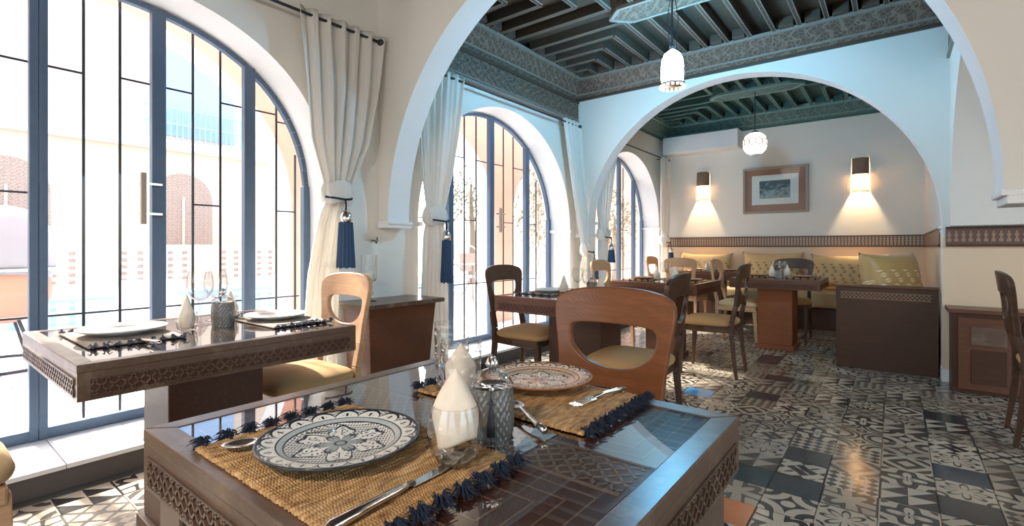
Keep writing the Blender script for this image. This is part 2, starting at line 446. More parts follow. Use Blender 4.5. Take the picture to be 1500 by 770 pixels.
def link(name, me, parent=None, loc=None, bevel=0, kind=None, seg=2, solid=0, subsurf=0):
    o = bpy.data.objects.new(name, me); COL.objects.link(o)
    if loc: o.location = loc
    if parent: o.parent = parent
    if solid: d = o.modifiers.new('solid', 'SOLIDIFY'); d.thickness = solid; d.offset = 0
    if bevel:
        b = o.modifiers.new('bevel', 'BEVEL'); b.width = bevel; b.segments = seg; b.limit_method = 'ANGLE'; b.angle_limit = R(35); b.harden_normals = False
    if subsurf: q = o.modifiers.new('sub', 'SUBSURF'); q.levels = q.render_levels = subsurf
    if kind: o['kind'] = kind
    return o
def tag(o, label, cat, group=None, kind=None):
    o['label'] = label; o['category'] = cat
    if group: o['group'] = group
    if kind: o['kind'] = kind
    return o
def thing(name, label, cat, loc=(0, 0, 0), rz=0, group=None):
    o = bpy.data.objects.new(name, None); COL.objects.link(o); o.empty_display_size = .1
    o.location = loc; o.rotation_euler = (0, 0, rz); return tag(o, label, cat, group)
def structure(name, loc=(0, 0, 0)):
    o = bpy.data.objects.new(name, None); COL.objects.link(o); o.location = loc; o['kind'] = 'structure'; return o
def dup(root, loc, rz=0, label=None, group=None, swap=None):
    def cp(o, par):
        c = o.copy(); COL.objects.link(c)
        if par: c.parent = par
        if swap and c.type == 'MESH' and len(c.data.materials) and c.data.materials[0].name in swap:
            c.material_slots[0].link = 'OBJECT'; c.material_slots[0].material = MT[swap[c.data.materials[0].name]]
        for ch in o.children: cp(ch, c)
        return c
    c = cp(root, None); c.location = loc; c.rotation_euler = (0, 0, rz)
    if label: c['label'] = label
    if group: c['group'] = group
    return c

# ------------------------------------------------------------------ walls with arches
def superarc(c, a, b, z0, n, t):
    k = min(1, abs((t-c)/a)); return z0+b*(max(0, 1-k**n))**(1/n)
def arch_wall(name, axis, p0, p1, t0, t1, z1, ops, mats, z0=0, N=56, parent=None, ext=(None, None)):
    # ext: the wall hangs on its corbels out to these ends instead of standing on piers
    """wall between planes p0 and p1 (axis X: planes of x, t is y), openings (c, a, b, zspring, n, floor z)"""
    m = MB()
    def P(p, t, z): return (p, t, z) if axis == 'X' else (t, p, z)
    def strip(ta, tb, za, zb, jl, jr, low):
        v = [m.bm.verts.new(P(p, t, z)) for p in (p0, p1) for t, z in ((ta, za), (tb, zb), (tb, z1), (ta, z1))]
        m.mi = 0
        m.face([v[0], v[1], v[2], v[3]]); m.face([v[4], v[7], v[6], v[5]]); m.face([v[3], v[2], v[6], v[7]])
        m.mi = 1 if low else 0
        m.face([v[0], v[4], v[5], v[1]]); m.mi = 0
    cur = t0
    for (c, a, b, zs, n, zf) in ops:
        if ext[0] is not None: strip(ext[0], c-a, zs, zs, 0, 0, False); cur = ext[0]
        else: strip(cur, c-a, z0, z0, 0, 0, False)
        for sgn in (-1, 1):
            if ext[(sgn+1)//2] is not None: continue
            t = c+sgn*a; m.mi = 1
            v = [m.bm.verts.new(P(p, t, z)) for p, z in ((p0, zf), (p1, zf), (p1, zs), (p0, zs))]; m.face(v)
        for i in range(N):
            ta = c-a*math.cos(math.pi*i/N); tb = c-a*math.cos(math.pi*(i+1)/N)
            strip(ta, tb, superarc(c, a, b, zs, n, ta), superarc(c, a, b, zs, n, tb), 0, 0, True)
        if zf > z0: strip_b(m, P, p0, p1, c-a, c+a, z0, zf)
        cur = c+a
        if ext[1] is not None: strip(cur, ext[1], zs, zs, 0, 0, False); cur = ext[1]
    if cur < t1-1e-3: strip(cur, t1, z0, z0, 0, 0, False)
    for t in ([] if ext[0] is not None else [t0])+([t1] if cur < t1-1e-3 else []): m.face([m.bm.verts.new(P(p, t, z)) for p, z in ((p0, z0), (p1, z0), (p1, z1), (p0, z1))])
    o = m.make(name, mats, parent, merge=True)
    if not parent: o['kind'] = 'structure'
    return o
def strip_b(m, P, p0, p1, ta, tb, z0, zf):
    v = [m.bm.verts.new(P(p, t, z)) for p in (p0, p1) for t, z in ((ta, z0), (tb, z0), (tb, zf), (ta, zf))]
    m.face(v[0:4]); m.face(v[4:8][::-1]); m.face([v[3], v[2], v[6], v[7]])

XW = -3.1; XR = .34; YA = 2.32; YA2 = 2.52; YB = 5.24; YB2 = 5.42; YC = 8.18
WIN = [(.60, 1.32, 1.20, 1.30, 2.5), (3.91, 1.20, 1.19, 1.29, 2.0), (6.85, 1.10, 1.08, 1.41, 2.0)]
GX = -3.40
wl_ = arch_wall('wall_left', 'X', XW, -3.46, -3.2, YC+.2, 3.3, [(*w, .10) for w in WIN], ['plaster', 'plaster_white'])
wa_ = arch_wall('wall_near_arch', 'Y', YA, YA2, XW, .85, 3.3, [(-1.35, 1.64, 1.64, 1.27, 2.0, 0)], ['plaster', 'plaster_white'], ext=(XW, .54))
wb_ = arch_wall('wall_far_arch', 'Y', YB, YB2, XW, XR+.15, 3.3, [(-1.32, 1.62, 1.56, 1.25, 2.0, 0)], ['plaster_two', 'plaster_white'], ext=(XW, None))
# the strips of the arch walls below the springing on the left are part of the pier: keep only the slim pier
wback = MB().box(-3.5, .5, YC, YC+.2, 0, 3.3).make('wall_back', 'plaster_two'); wback['kind'] = 'structure'
wr3 = MB().box(XR-.04, XR+.15, YB2, YC, 0, 3.3).make('wall_right', 'plaster_two'); wr3['kind'] = 'structure'
# side arch between the two arch walls, seen edge on
wsa = arch_wall('wall_side_arch', 'X', XR+.005, XR+.47, YA2, YB, 3.3, [(3.88, 1.30, 1.22, 1.25, 2.0, 0)], ['plaster', 'plaster'], ext=(YA2, YB))
wrb = MB().box(XR+.15, 4.2, YB, YB+.18, 0, 3.3).make('wall_right_bay', 'plaster_two'); wrb['kind'] = 'structure'
wrc = arch_wall('wall_far_right', 'X', 4.0, 4.2, -3.2, YB, 3.3, [(-.6, 1.2, 1.1, 1.3, 2.0, .1), (2.6, 1.2, 1.1, 1.3, 2.0, .1)], ['plaster', 'plaster_white'])
wfr = arch_wall('wall_front', 'Y', -3.2, -3.4, -3.3, 4.2, 3.3, [(-1.2, 1.2, 1.1, 1.3, 2.0, .1), (1.8, 1.2, 1.1, 1.3, 2.0, .1)], ['plaster', 'plaster_white'])
# corbels under the arch springings
def corbel(par, x0, x1, y0, y1, z1):
    for i, (d, a, b) in enumerate(((0, .0, .022), (.014, .022, .05))):
        MB().box(x0+d*(1 if x0 > -1 else 0), x1-d*(1 if x0 < -1 else 0), y0, y1, z1-b, z1-a).make('corbel_step', 'plaster_white', par, bevel=.004)
corbel(wa_, XW+.002, -2.955, YA-.015, YA2+.015, 1.275)
corbel(wa_, .285-.004, .54, YA-.015, YA2+.015, 1.275)
corbel(wb_, XR-.06, XR-.002, YB+.01, YB2-.01, 1.25)
corbel(wb_, XW+.002, -2.90, YB-.012, YB2+.012, 1.25)
for (c, a, b, zs, n) in WIN[1:]:
    for y0, y1 in ((c-a-.01, c-a+.03), (c+a-.03, c+a+.01)):
        MB().box(-3.38, XW+.025, y0, y1, zs-.035, zs).make('impost', 'plaster_white', wl_, bevel=.004)

# ------------------------------------------------------------------ floor
flo = MB().box(-3.1, 4.0, -3.2, YC, -.08, -.006).make('floor', 'mortar'); flo['kind'] = 'structure'
def tile_bm(m, x, y):
    g = .0012; h = .0016
    m.box(x+g, x+TS-g, y+g, y+TS-g, -.010, -h).box(x+g, x+TS-g, y+g, y+TS-g, -h, 0, top=(h, h)); return m
tiles = []
ca, sa = math.cos(R(38)), math.sin(R(38))
for i in range(-16, 21):
    for j in range(-17, 42):
        x, y = TX0+i*TS, TY0+j*TS
        if x < -2.94 or x+TS > 4.0 or y < -3.1 or y+TS > YC: continue
        cx, cy = x+.1, y+.1; d = -cx*sa+cy*ca; u = (cx*ca+cy*sa)
        key = 99
        if d > .5:
            px = 750+718*u/d; py = 362+718*EYE/d
            if -40 < px < 1540 and py < 830:
                k = .33/EYE; tx, ty = cx*k, cy*k
                if not (-1.08 < tx < -.24 and .29 < ty < 1.03) and not (cx > .4 and cy > 5.2): key = d
        tiles.append((key, x, y))
tiles.sort()
one = None; rest = MB()
for n, (k, x, y) in enumerate(tiles):
    if n < 298 and k < 90:
        if one is None: one = tile_bm(MB(), 0, 0).make('floor_tile', 'cement_tile', flo, loc=(x, y, 0))
        else: link('floor_tile', one.data, flo, (x, y, 0))
    elif k < 90 or True: tile_bm(rest, x, y)
rest.make('far_floor_tiles', 'cement_tile', flo, kind='stuff')

# ledge below the windows: dark riser, marble tiles on top
for nm, y0, y1 in (('trim_1', -1.6, 1.88), ('trim_2', 2.74, YB-.04), ('trim_3', YB2+.04, YC)):
    t = MB().box(-3.46, -2.93, y0, y1, -.004, .092).make(nm, 'riser'); t['kind'] = 'structure'
    k = 0; y = y0; mesh = None
    while y < y1-.01:
        e = min(y+.30, y1)
        if abs(e-y-.30) < 1e-6 and mesh: link('ledge_tile', mesh, t, (0, y, 0))
        else:
            o = MB().box(-3.46, -2.915, .002, e-y-.002, .092, .112).make('ledge_tile', 'marble', t, loc=(0, y, 0), bevel=.004)
            mesh = mesh or o.data
        y = e

# ------------------------------------------------------------------ steel windows and grilles
def window(idx, w, posts, bars, rows, handle=None, double=()):
    c, a, b, zs, n = w; st = structure('window_%d' % idx)
    T = lambda y: superarc(c, a-.012, b-.012, zs, n, y)
    for y in posts:
        wd = .035 if (y-(c-a)) > .05 and ((c+a)-y) > .05 else .03
        if y in double:
            for s_ in (-1, 1): MB().box(GX-.025, GX+.025, y+s_*.018-.0165, y+s_*.018+.0165, .112, T(y)).make('frame_post', 'steel_blue', st, bevel=.003)
        else: MB().box(GX-.025, GX+.025, y-wd, y+wd, .112, T(y)).make('frame_post', 'steel_blue', st, bevel=.003)
    MB().box(GX-.02, GX+.02, c-a+.01, c+a-.01, .113, .168).make('bottom_rail', 'steel_blue', st, bevel=.003)
    m = MB(); N = 40
    for i in range(N):
        p, q = math.pi*(i+.02)/N, math.pi*(i+1)/N
        ya, yb = c-(a-.02)*math.cos(p), c-(a-.02)*math.cos(q)
        m.bar((GX, ya, T(ya)-.012), (GX, yb, T(yb)-.012), .04, .03)
    m.make('arched_head', 'steel_blue', st)
    ys = sorted(posts)
    for y0, y1 in zip(ys, ys[1:]):          # a pane in each light
        m = MB(); N = 14; v0 = []; v1 = []
        for i in range(N+1):
            y = y0+(y1-y0)*i/N; v0.append(m.bm.verts.new((GX, y, .15))); v1.append(m.bm.verts.new((GX, y, max(.2, T(y)))))
        for i in range(N): m.face([v0[i], v0[i+1], v1[i+1], v1[i]])
        m.make('glass_pane', 'pane_glass', st)
    gx = -3.50
    for y in bars: MB().box(gx-.006, gx+.006, y-.006, y+.006, .02, max(.5, T(y)+.05)).make('grille_bar', 'iron', st)
    for y0, y1, z in rows: MB().box(gx-.005, gx+.005, y0, y1, z-.005, z+.005).make('grille_rail', 'iron', st)
    if handle:
        y, z0, z1 = handle; h = MB().box(GX+.06, GX+.085, y-.0125, y+.0125, z0, z1).make('pull_handle', 'rail_wood', st, bevel=.002)
        for z in (z0+.06, z1-.06): MB().box(GX+.02, GX+.065, y-.006, y+.094, z-.006, z+.006).make('standoff', 'steel', st)
    return st
b1 = [-.6, -.36, -.2, .14, .30, .67, .83, 1.20, 1.36, 1.73, 1.87]
window(1, WIN[0], [-.70, -.03, .475, .985, 1.495, 1.90], b1,
       [(-.7, 1.9, .72), (.47, .67, 2.03), (.83, 1.2, 2.05), (1.36, 1.73, 2.03), (1.73, 1.9, 1.98), (-.03, .47, 2.03), (1.20, 1.36, 1.35), (1.73, 1.87, 1.34), (.30, .47, 1.36)],
       (.895, 1.21, 1.50), double=(.475,))
b2 = [2.90, 3.02, 3.20, 3.68, 3.86, 4.32, 4.50, 4.80, 4.96]
window(2, WIN[1], [2.73, 3.37, 3.98, 4.62, 5.09], b2,
       [(2.7, 5.1, .70), (3.37, 3.68, 2.0), (3.86, 4.32, 2.0), (4.5, 4.8, 2.0), (4.96, 5.1, 1.9), (3.68, 3.86, 1.36), (4.32, 4.5, 1.36), (4.8, 4.96, 1.36), (3.02, 3.2, 1.36)],
       (4.06, 1.24, 1.50), double=(3.37,))
window(3, WIN[2], [5.77, 6.46, 7.06, 7.60, 7.93], [6.0, 6.2, 6.7, 6.88, 7.26, 7.42, 7.75], [(5.77, 7.93, .72), (6.46, 6.7, 1.95), (6.88, 7.26, 1.95), (7.06, 7.6, 1.36)])

# ------------------------------------------------------------------ carved ceilings
def ceiling(name, x0, x1, y0, y1, mats, cove=.19, zc=2.86, zr=3.055, step=.205, right=True):
    wood_m, line_m, carve = mats
    top = zr+.10
    c = MB().box(x0, x1, y0, y1, top, top+.05).make(name, wood_m); c['kind'] = 'structure'
    # sloped cove on the four sides, with mouldings
    m = MB(); A = [(x0, y0), (x1, y0), (x1, y1), (x0, y1)]; B = [(x0+cove, y0+cove), (x1-cove, y0+cove), (x1-cove, y1-cove), (x0+cove, y1-cove)]
    for i in range(4):
        q = (i+1) % 4
        m.face([m.bm.verts.new(p) for p in ((*A[i], zc), (*A[q], zc), (*B[q], zr), (*B[i], zr))])
    m.make('carved_cove', carve, c)
    for (d, z, t, mt) in ((.012, zc+.012, .03, wood_m), (.055, zc+.062, .022, line_m), (cove, zr+.004, .03, line_m)):
        m = MB(); P = [(x0+d, y0+d), (x1-d, y0+d), (x1-d, y1-d), (x0+d, y1-d)]
        for i in range(4): m.bar((*P[i], z), (*P[(i+1) % 4], z), t)
        m.make('moulding', mt, c)
    X0, X1, Y0, Y1 = x0+cove, x1-cove, y0+cove, y1-cove
    H = (Y1-Y0)/2; w = .026
    def rib(a, b):
        m = MB(); m.bar((*a, zr+.055), (*b, zr+.055), w, .09); m.mi = 1; m.bar((*a, zr+.014), (*b, zr+.014), w+.012, .008)  # pale lower bead puts the edge glint into the rib's colour
        m.make('ceiling_rib', [wood_m, line_m], c)
    k = 1
    while k*step < H-.12:
        o = k*step
        for sx, X_ in ((1, X0), (-1, X1)):
            for sy, Y_ in ((1, Y0), (-1, Y1)):
                rib((X_, Y_+sy*o), (X_+sx*o, Y_+sy*o)); rib((X_+sx*o, Y_), (X_+sx*o, Y_+sy*o))
                bx = X_+sx*(o-step/2); by = Y_+sy*(o-step/2)
                MB().box(bx-.06, bx+.06, Y_+(0 if sy > 0 else -.07), Y_+(.07 if sy > 0 else 0), zr+.01, top).make('end_block', wood_m, c, bevel=.006)
                MB().box(X_+(0 if sx > 0 else -.07), X_+(.07 if sx > 0 else 0), by-.06, by+.06, zr+.01, top).make('end_block', wood_m, c, bevel=.006)
        k += 1
    o = k*step-.03; rest_ = (X1-X0)-2*(k-1)*step; nn = max(1, round(rest_/step))
    for i in range(1, nn):
        xx = X0+(k-1)*step+rest_*i/nn
        for sy, Y_ in ((1, Y0), (-1, Y1)):
            rib((xx, Y_), (xx, Y_+sy*(H-.16)))
            MB().box(xx-.15, xx-.04, Y_+(0 if sy > 0 else -.07), Y_+(.07 if sy > 0 else 0), zr+.01, top).make('end_block', wood_m, c, bevel=.006)
    m = MB(); a0, a1 = X0+(k-1)*step, X1-(k-1)*step; b0, b1_ = Y0+H-.14, Y0+H+.14
    P = [(a0-.06, Y0+H), (a0+.08, b0), (a1-.08, b0), (a1+.06, Y0+H), (a1-.08, b1_), (a0+.08, b1_)]
    m.prism([(x, y) for x, y in P], zr-.005, top, 'Z')
    m.make('centre_panel', carve, c, bevel=.01)
    m = MB()
    for i in range(6): m.bar((*P[i], zr+.0), (*P[(i+1) % 6], zr+.0), .03)
    m.make('centre_moulding', line_m, c)
    return c
c2 = ceiling('ceiling', XW, XR, YA2, YB, ('ceiling_dark', 'trim_glint', 'carved_brown'))
c3 = ceiling('ceiling', XW, XR-.04, YB2, YC, ('ceiling_green', 'green_line', 'carved_green'), zc=2.88)
c1 = MB().box(-3.1, 4.0, -3.2, YA, 3.0, 3.06).make('ceiling', 'ceiling_dark'); c1['kind'] = 'structure'
for i in range(14): MB().bar((-3.09, -3.0+i*.38, 2.985), (3.99, -3.0+i*.38, 2.985), .05, .05).make('ceiling_beam', 'ceiling_dark', c1)
c4 = MB().box(XR+.14, 4.0, YA, YB, 3.0, 3.06).make('ceiling', 'ceiling_dark'); c4['kind'] = 'structure'
# lower carved frieze boards on the window side and on the side arch
for nm, x0, x1 in (('trim_4', XW+.001, XW+.045), ('trim_5', XR-.005, XR+.044)):
    t = MB().box(x0, x1, YA2+.002, YB-.002, 2.60, 2.858).make(nm, 'carved_brown', bevel=.004); t['kind'] = 'structure'
    xc = x1 if x0 < -1 else x0
    for z, w_ in ((2.60, .022), (2.848, .03), (2.63, .012)): MB().bar((xc, YA2+.01, z), (xc, YB-.01, z), w_).make('frieze_moulding', 'trim_glint' if z != 2.848 else 'ceiling_dark', t)
# boxed duct at the top of the back wall
dk = MB().box(-3.02, -1.86, 7.90, YC-.001, 2.60, 2.875).make('trim_6', 'plaster_white', bevel=.012); dk['kind'] = 'structure'

# ------------------------------------------------------------------ dado bands
def dado(nm, a, b, face, z0=1.095, z1=1.235, near=False):
    """a,b: ends (x,y); face: normal direction (x,y)"""
    st = structure(nm); nx, ny = face; L = math.hypot(b[0]-a[0], b[1]-a[1])
    def seg(z_0, z_1, t, mt, name):
        m = MB(); m.bar((a[0]+nx*t/2, a[1]+ny*t/2, (z_0+z_1)/2), (b[0]+nx*t/2, b[1]+ny*t/2, (z_0+z_1)/2), t, z_1-z_0)
        return m.make(name, mt, st)
    seg(z0, z1, .010, 'dado_dark' if near else 'dado', 'band'); seg(z0-.008, z0+.008, .018, 'dark_wood', 'band_edge'); seg(z1-.008, z1+.008, .018, 'dark_wood', 'band_edge')
    if near:
        m = MB(); n = int(L/.042); dx, dy = (b[0]-a[0])/L, (b[1]-a[1])/L; zc = (z0+z1)/2
        for i in range(n):
            s0 = .021+i*.042
            for (zz, ww, hh) in ((-.028, .026, .024), (-.008, .012, .016), (.012, .022, .022), (.034, .010, .018)):
                cx, cy = a[0]+dx*s0+nx*.012, a[1]+dy*s0+ny*.012
                m.bar((cx-dx*ww/2, cy-dy*ww/2, zc+zz), (cx+dx*ww/2, cy+dy*ww/2, zc+zz), .006, hh)
        m.make('glazed_pieces', 'dado_piece', st, kind='stuff')
dado('trim_7', (XW+.01, YC), (XR-.05, YC), (0, -1))
dado('trim_8', (XR-.04, YC-.02), (XR-.04, YB2+.02), (-1, 0))
dado('trim_9', (XR+.15, YB), (4.0, YB), (0, -1), near=True)
dado('trim_10', (XR-.02, YB-.001), (XR+.15, YB-.001), (0, -1), near=True)
MB().box(XR-.045, XR+.015, YB-.012, YB2, 0, .10).make('pier_foot', 'plaster_white', wb_, bevel=.004)

# ------------------------------------------------------------------ lattice strips (crossed slats over a dark ground)
def lattice(m, o, ax, up, L, H, pitch=.028, w=.005, t=.003, n=None):
    """crossed slats on the plane at o spanned by ax (length L) and up (height H), n = normal"""
    o = Vector(o); ax = Vector(ax); up = Vector(up); n = Vector(n)
    k = -int(H/pitch)-1
    while k*pitch < L+H:
        for sg in (1, -1):
            a0 = k*pitch; a1 = a0+H if sg > 0 else a0+H
            s0, h0, s1, h1 = (a0, 0, a0+H, H) if sg > 0 else (a0, H, a0+H, 0)
            if s0 < 0:
                f = -s0/H; h0 = h0+(h1-h0)*f; s0 = 0
            if s1 > L:
                f = (s1-L)/(H); h1 = h1-(h1-h0)/(s1-s0 if s1 != s0 else 1)*(s1-L); s1 = L
            if s1-s0 > .004:
                m.bar(o+ax*s0+up*h0+n*t*.5, o+ax*s1+up*h1+n*t*.5, w, t, up=n)
        k += 1

# ------------------------------------------------------------------ tables
def table(x0, x1, y0, y1, label, top_inlay=True, style='pedestal', ped=None, mat_frame='walnut', body='walnut', H=.75, ap=.105, fine=.028, hang=None, pedmat='pedestal'):
    cx, cy = (x0+x1)/2, (y0+y1)/2; a, b = (x1-x0)/2, (y1-y0)/2
    t = thing('dining_table', label, 'table', (cx, cy, 0), group='walnut dining tables')
    F = .042
    # frame border of the top: four mitred rails
    P = [(-a, -b), (a, -b), (a, b), (-a, b)]; Q = [(-a+F, -b+F), (a-F, -b+F), (a-F, b-F), (-a+F, b-F)]
    for i in range(4):
        q = (i+1) % 4
        MB().prism([P[i], P[q], Q[q], Q[i]], H-.024, H, 'Z').make('frame_rail', mat_frame, t, bevel=.0025)
    MB().box(-a+F+.001, a-F-.001, -b+F+.001, b-F-.001, H-.022, H-.004).make('top_panel', 'walnut_top', t)
    if top_inlay:
        m = MB()
        for s_ in (-1, 1): m.box(-a+F+.01, a-F-.01, s_*.052-.004, s_*.052+.004, H-.004, H-.0028)
        lattice(m, (-a+F+.012, -.048, H-.004), (1, 0, 0), (0, 1, 0), 2*a-2*F-.024, .096, .030, .005, .0012, (0, 0, 1))
        for sy in (-1, 1):
            y_a, y_b = (.075, b-F-.02) if sy > 0 else (-b+F+.02, -.075)
            for d in (0, .030, .060, .090, .115):
                for xx in (-a+F+.03, .02):
                    xa, xb = xx+d, xx+(a-F-.05)-d; ya, yb = y_a+d, y_b-d
                    if xb-xa < .03 or yb-ya < .015: continue
                    for (p, q, r_, s2) in ((xa, xb, ya, ya+.0025), (xa, xb, yb-.0025, yb), (xa, xa+.0025, ya, yb), (xb-.0025, xb, ya, yb)):
                        m.box(p, q, r_, s2, H-.004, H-.0034)
        m.make('marquetry', 'walnut_inlay', t, kind='stuff')
    m = MB(); m.face([m.bm.verts.new(p) for p in ((-a+F, -b+F, H-.0015), (a-F, -b+F, H-.0015), (a-F, b-F, H-.0015), (-a+F, b-F, H-.0015))]); m.make('glass_top', 'table_glass', t)
    # aprons
    Z0, Z1 = H-.022-ap+.022, H-.024
    tk = .02
    for (p, q, r_, s2) in ((-a+.001, a-.001, -b+.001, -b+tk), (-a+.001, a-.001, b-tk, b-.001), (-a+.001, -a+tk, -b+tk, b-tk), (a-tk, a-.001, -b+tk, b-tk)):
        MB().box(p, q, r_, s2, Z0, Z1).make('apron', body, t)
    h0, h1 = Z0+.012, Z0+.060
    for (o, ax, n, L) in (((-a+.03, -b+.001, h0), (1, 0, 0), (0, -1, 0), 2*a-.06), ((a-.001, -b+.03, h0), (0, 1, 0), (1, 0, 0), 2*b-.06),
                          ((-a+.03, b-.001, h0), (1, 0, 0), (0, 1, 0), 2*a-.06), ((-a+.001, -b+.03, h0), (0, 1, 0), (-1, 0, 0), 2*b-.06)):
        m = MB(); lattice(m, o, ax, (0, 0, 1), L, h1-h0, fine, .0045, .004, n)
        o_ = Vector(o); axv = Vector(ax); nv = Vector(n)
        for zz in (0, h1-h0): m.bar(o_+Vector((0, 0, zz))+nv*.002, o_+axv*L+Vector((0, 0, zz))+nv*.002, .005, .004, up=n)
        m.make('lattice_strip', mat_frame, t, kind='stuff')
        m = MB(); m.bar(o_+Vector((0, 0, (h1-h0)/2))+nv*.0004, o_+axv*L+Vector((0, 0, (h1-h0)/2))+nv*.0004, h1-h0, .0008, up=n)
        m.make('lattice_ground', 'dark_wood', t)
    if style == 'pedestal':
        px0, px1, py0, py1 = ped
        MB().box(px0-cx, px1-cx, py0-cy, py1-cy, .05, Z0+.03).make('pedestal', pedmat, t, bevel=.004)
        MB().box(px0-cx-.02, px1-cx+.02, py0-cy-.02, py1-cy+.02, 0, .05).make('pedestal_foot', pedmat, t, bevel=.004)
        MB().box(px0-cx-.08, px1-cx+.08, py0-cy-.06, py1-cy+.06, Z0+.01, Z1-.002).make('top_bearer', 'dark_wood', t)
    else:
        for s_ in (-1, 1):
            xa, xb = (-a+.012, -a+.112) if s_ < 0 else (a-.112, a-.022)
            MB().box(xa, xb, -b+.022, b-.022, .06, Z0+.03).make('slab_leg', pedmat, t, bevel=.004)
            MB().box(xa-.01, xb+.01, -b+.01, b-.01, 0, .06).make('slab_foot', pedmat, t, bevel=.004)
    return t
wood('walnut_inlay', (.26, .15, .09), (.32, .20, .13), .3)
T1 = (-1.08, -.24, .29, 1.03); T2 = (-2.68, -1.80, .33, 1.23); T3 = (-2.17, -1.26, 2.58, 3.40); T4 = (-2.22, -1.38, 4.42, 5.18)
T5 = (-1.42, -.58, 5.66, 6.46); T6 = (-2.42, -1.58, 6.86, 7.40)
table(*T1, 'walnut dining table in the foreground with glossy top, lattice inlay and two woven placemats', style='slab', mat_frame='walnut_worn', body='walnut_worn', pedmat='walnut_worn')
table(*T2, 'walnut dining table beside the large left window, lit from behind', ped=(-2.30, -2.03, .62, .95), mat_frame='walnut_worn', body='walnut_worn', pedmat='dark_wood', fine=.03)
table(*T3, 'walnut dining table behind the big foreground chair, by the second window', ped=(-1.9, -1.5, 2.85, 3.15), fine=.034, pedmat='dark_wood')
table(*T4, 'walnut dining table under the far arch near the left pier', ped=(-1.95, -1.65, 4.65, 4.95), fine=.034, pedmat='dark_wood', top_inlay=False)
table(*T5, 'walnut table on a single red-brown pedestal in front of the back bench', ped=(-1.17, -.84, 5.80, 6.16), fine=.034, top_inlay=False)
table(*T6, 'small walnut table in the far left corner by the back bench', ped=(-2.15, -1.85, 7.0, 7.25), fine=.04, top_inlay=False, pedmat='dark_wood')

# ------------------------------------------------------------------ chairs
def chaikin(P, it=2):
    for _ in range(it):
        Q = []
        for i in range(len(P)):
            a, b = P[i], P[(i+1) % len(P)]
            Q += [(a[0]*.75+b[0]*.25, a[1]*.75+b[1]*.25), (a[0]*.25+b[0]*.75, a[1]*.25+b[1]*.75)]
        P = Q
    return P
def by_angle(P, c, n):
    out = []
    for k in range(n):
        th = 2*math.pi*k/n; dx, dz = math.cos(th), math.sin(th); best = 0
        for i in range(len(P)):
            ax, az = P[i][0]-c[0], P[i][1]-c[1]; bx, bz = P[(i+1) % len(P)][0]-c[0], P[(i+1) % len(P)][1]-c[1]
            ex, ez = bx-ax, bz-az; den = dx*ez-dz*ex
            if abs(den) < 1e-12: continue
            t = (ax*ez-az*ex)/den; s_ = (ax*dz-az*dx)/den
            if t > 0 and -1e-9 <= s_ <= 1+1e-9: best = max(best, t)
        out.append((c[0]+dx*best, c[1]+dz*best))
    return out
def mirror(half): return half+[(-x, z) for x, z in half[::-1] if x > 1e-6]
def back_y(x, z): return -.205-.028*(1-min(1, (x/.215))**2)-(z-.45)*.13
def make_chair(label, woodm='chair_wood', seat='khaki'):
    t = thing('dining_chair', label, 'chair', group='dining chairs with pierced backs')
    outer = mirror([(0, .946), (.10, .942), (.175, .930), (.218, .900), (.218, .85), (.205, .78), (.192, .70), (.188, .62), (.186, .575), (.150, .575), (.135, .600), (.06, .612), (0, .614)])
    inner = mirror([(0, .824), (.10, .823), (.150, .818), (.158, .785), (.148, .740), (.105, .700), (.05, .680), (0, .675)])
    o = by_angle(chaikin(outer, 1), (0, .765), 72); i = by_angle(chaikin(inner), (0, .765), 72)
    MB().loops(o, i, -.013, .013, back_y).make('backrest', woodm, t, bevel=.006, seg=3, smooth=False)
    # seat: frame and cushion
    MB().prism([(-.20, -.20), (.20, -.20), (.225, .0), (.215, .20), (-.215, .20), (-.225, .0)], .375, .425, 'Z').make('seat_frame', woodm, t, bevel=.008)
    MB().puff(.225, .222, .052, 0, .005, .445, e=.45, n=44, m=14, taper=.03).make('seat_cushion', seat, t, smooth=True)
    for s_ in (-1, 1):
        pts = [(s_*.185, .185, .40), (s_*.188, .192, .28), (s_*.188, .20, .12), (s_*.188, .207, 0)]
        m = MB()
        for (p, q, w0, w1) in zip(pts, pts[1:], (.044, .036, .029), (.036, .029, .024)): m.bar(p, q, w0, w0, up=(0, 1, 0), w2=w1, h2=w1)
        m.make('leg', woodm, t, bevel=.003)
        pts = [(s_*.171, back_y(.17, .60), .60), (s_*.175, -.207, .48), (s_*.180, -.205, .36), (s_*.185, -.222, .16), (s_*.188, -.245, 0)]
        m = MB(); ws = (.036, .038, .038, .032, .026)
        for k in range(4): m.bar(pts[k], pts[k+1], ws[k], ws[k]*.9, up=(0, 1, 0), w2=ws[k+1], h2=ws[k+1]*.9)
        m.make('leg', woodm, t, bevel=.003)
    return t
proto = make_chair('large red-brown chair with pierced back drawn up to the foreground table')
proto.location = (-.745, 1.235, 0); proto.rotation_euler = (0, 0, R(180))
LT = {'chair_wood': 'chair_light'}; DK = {'chair_wood': 'chair_dark'}; LP = {'chair_wood': 'chair_light', 'khaki': 'khaki_pale'}  # swaps put lit and shaded tones into the chair colours
def chair(bx, by, rz, label, swap=None):
    """bx,by: middle of the backrest; rz: 0 faces +Y"""
    a = R(rz); return dup(proto, (bx-math.sin(a)*.235, by+math.cos(a)*.235, 0), a, label, swap=swap)
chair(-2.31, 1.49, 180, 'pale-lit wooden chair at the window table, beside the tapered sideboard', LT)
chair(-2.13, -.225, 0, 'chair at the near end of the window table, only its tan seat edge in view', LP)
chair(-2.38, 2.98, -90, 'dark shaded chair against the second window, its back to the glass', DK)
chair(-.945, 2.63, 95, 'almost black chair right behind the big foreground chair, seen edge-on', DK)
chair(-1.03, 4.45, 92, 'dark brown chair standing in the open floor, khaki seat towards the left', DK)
chair(-1.62, 6.0, -90, 'honey-coloured chair with cream-lit seat left of the red-brown pedestal', LP)
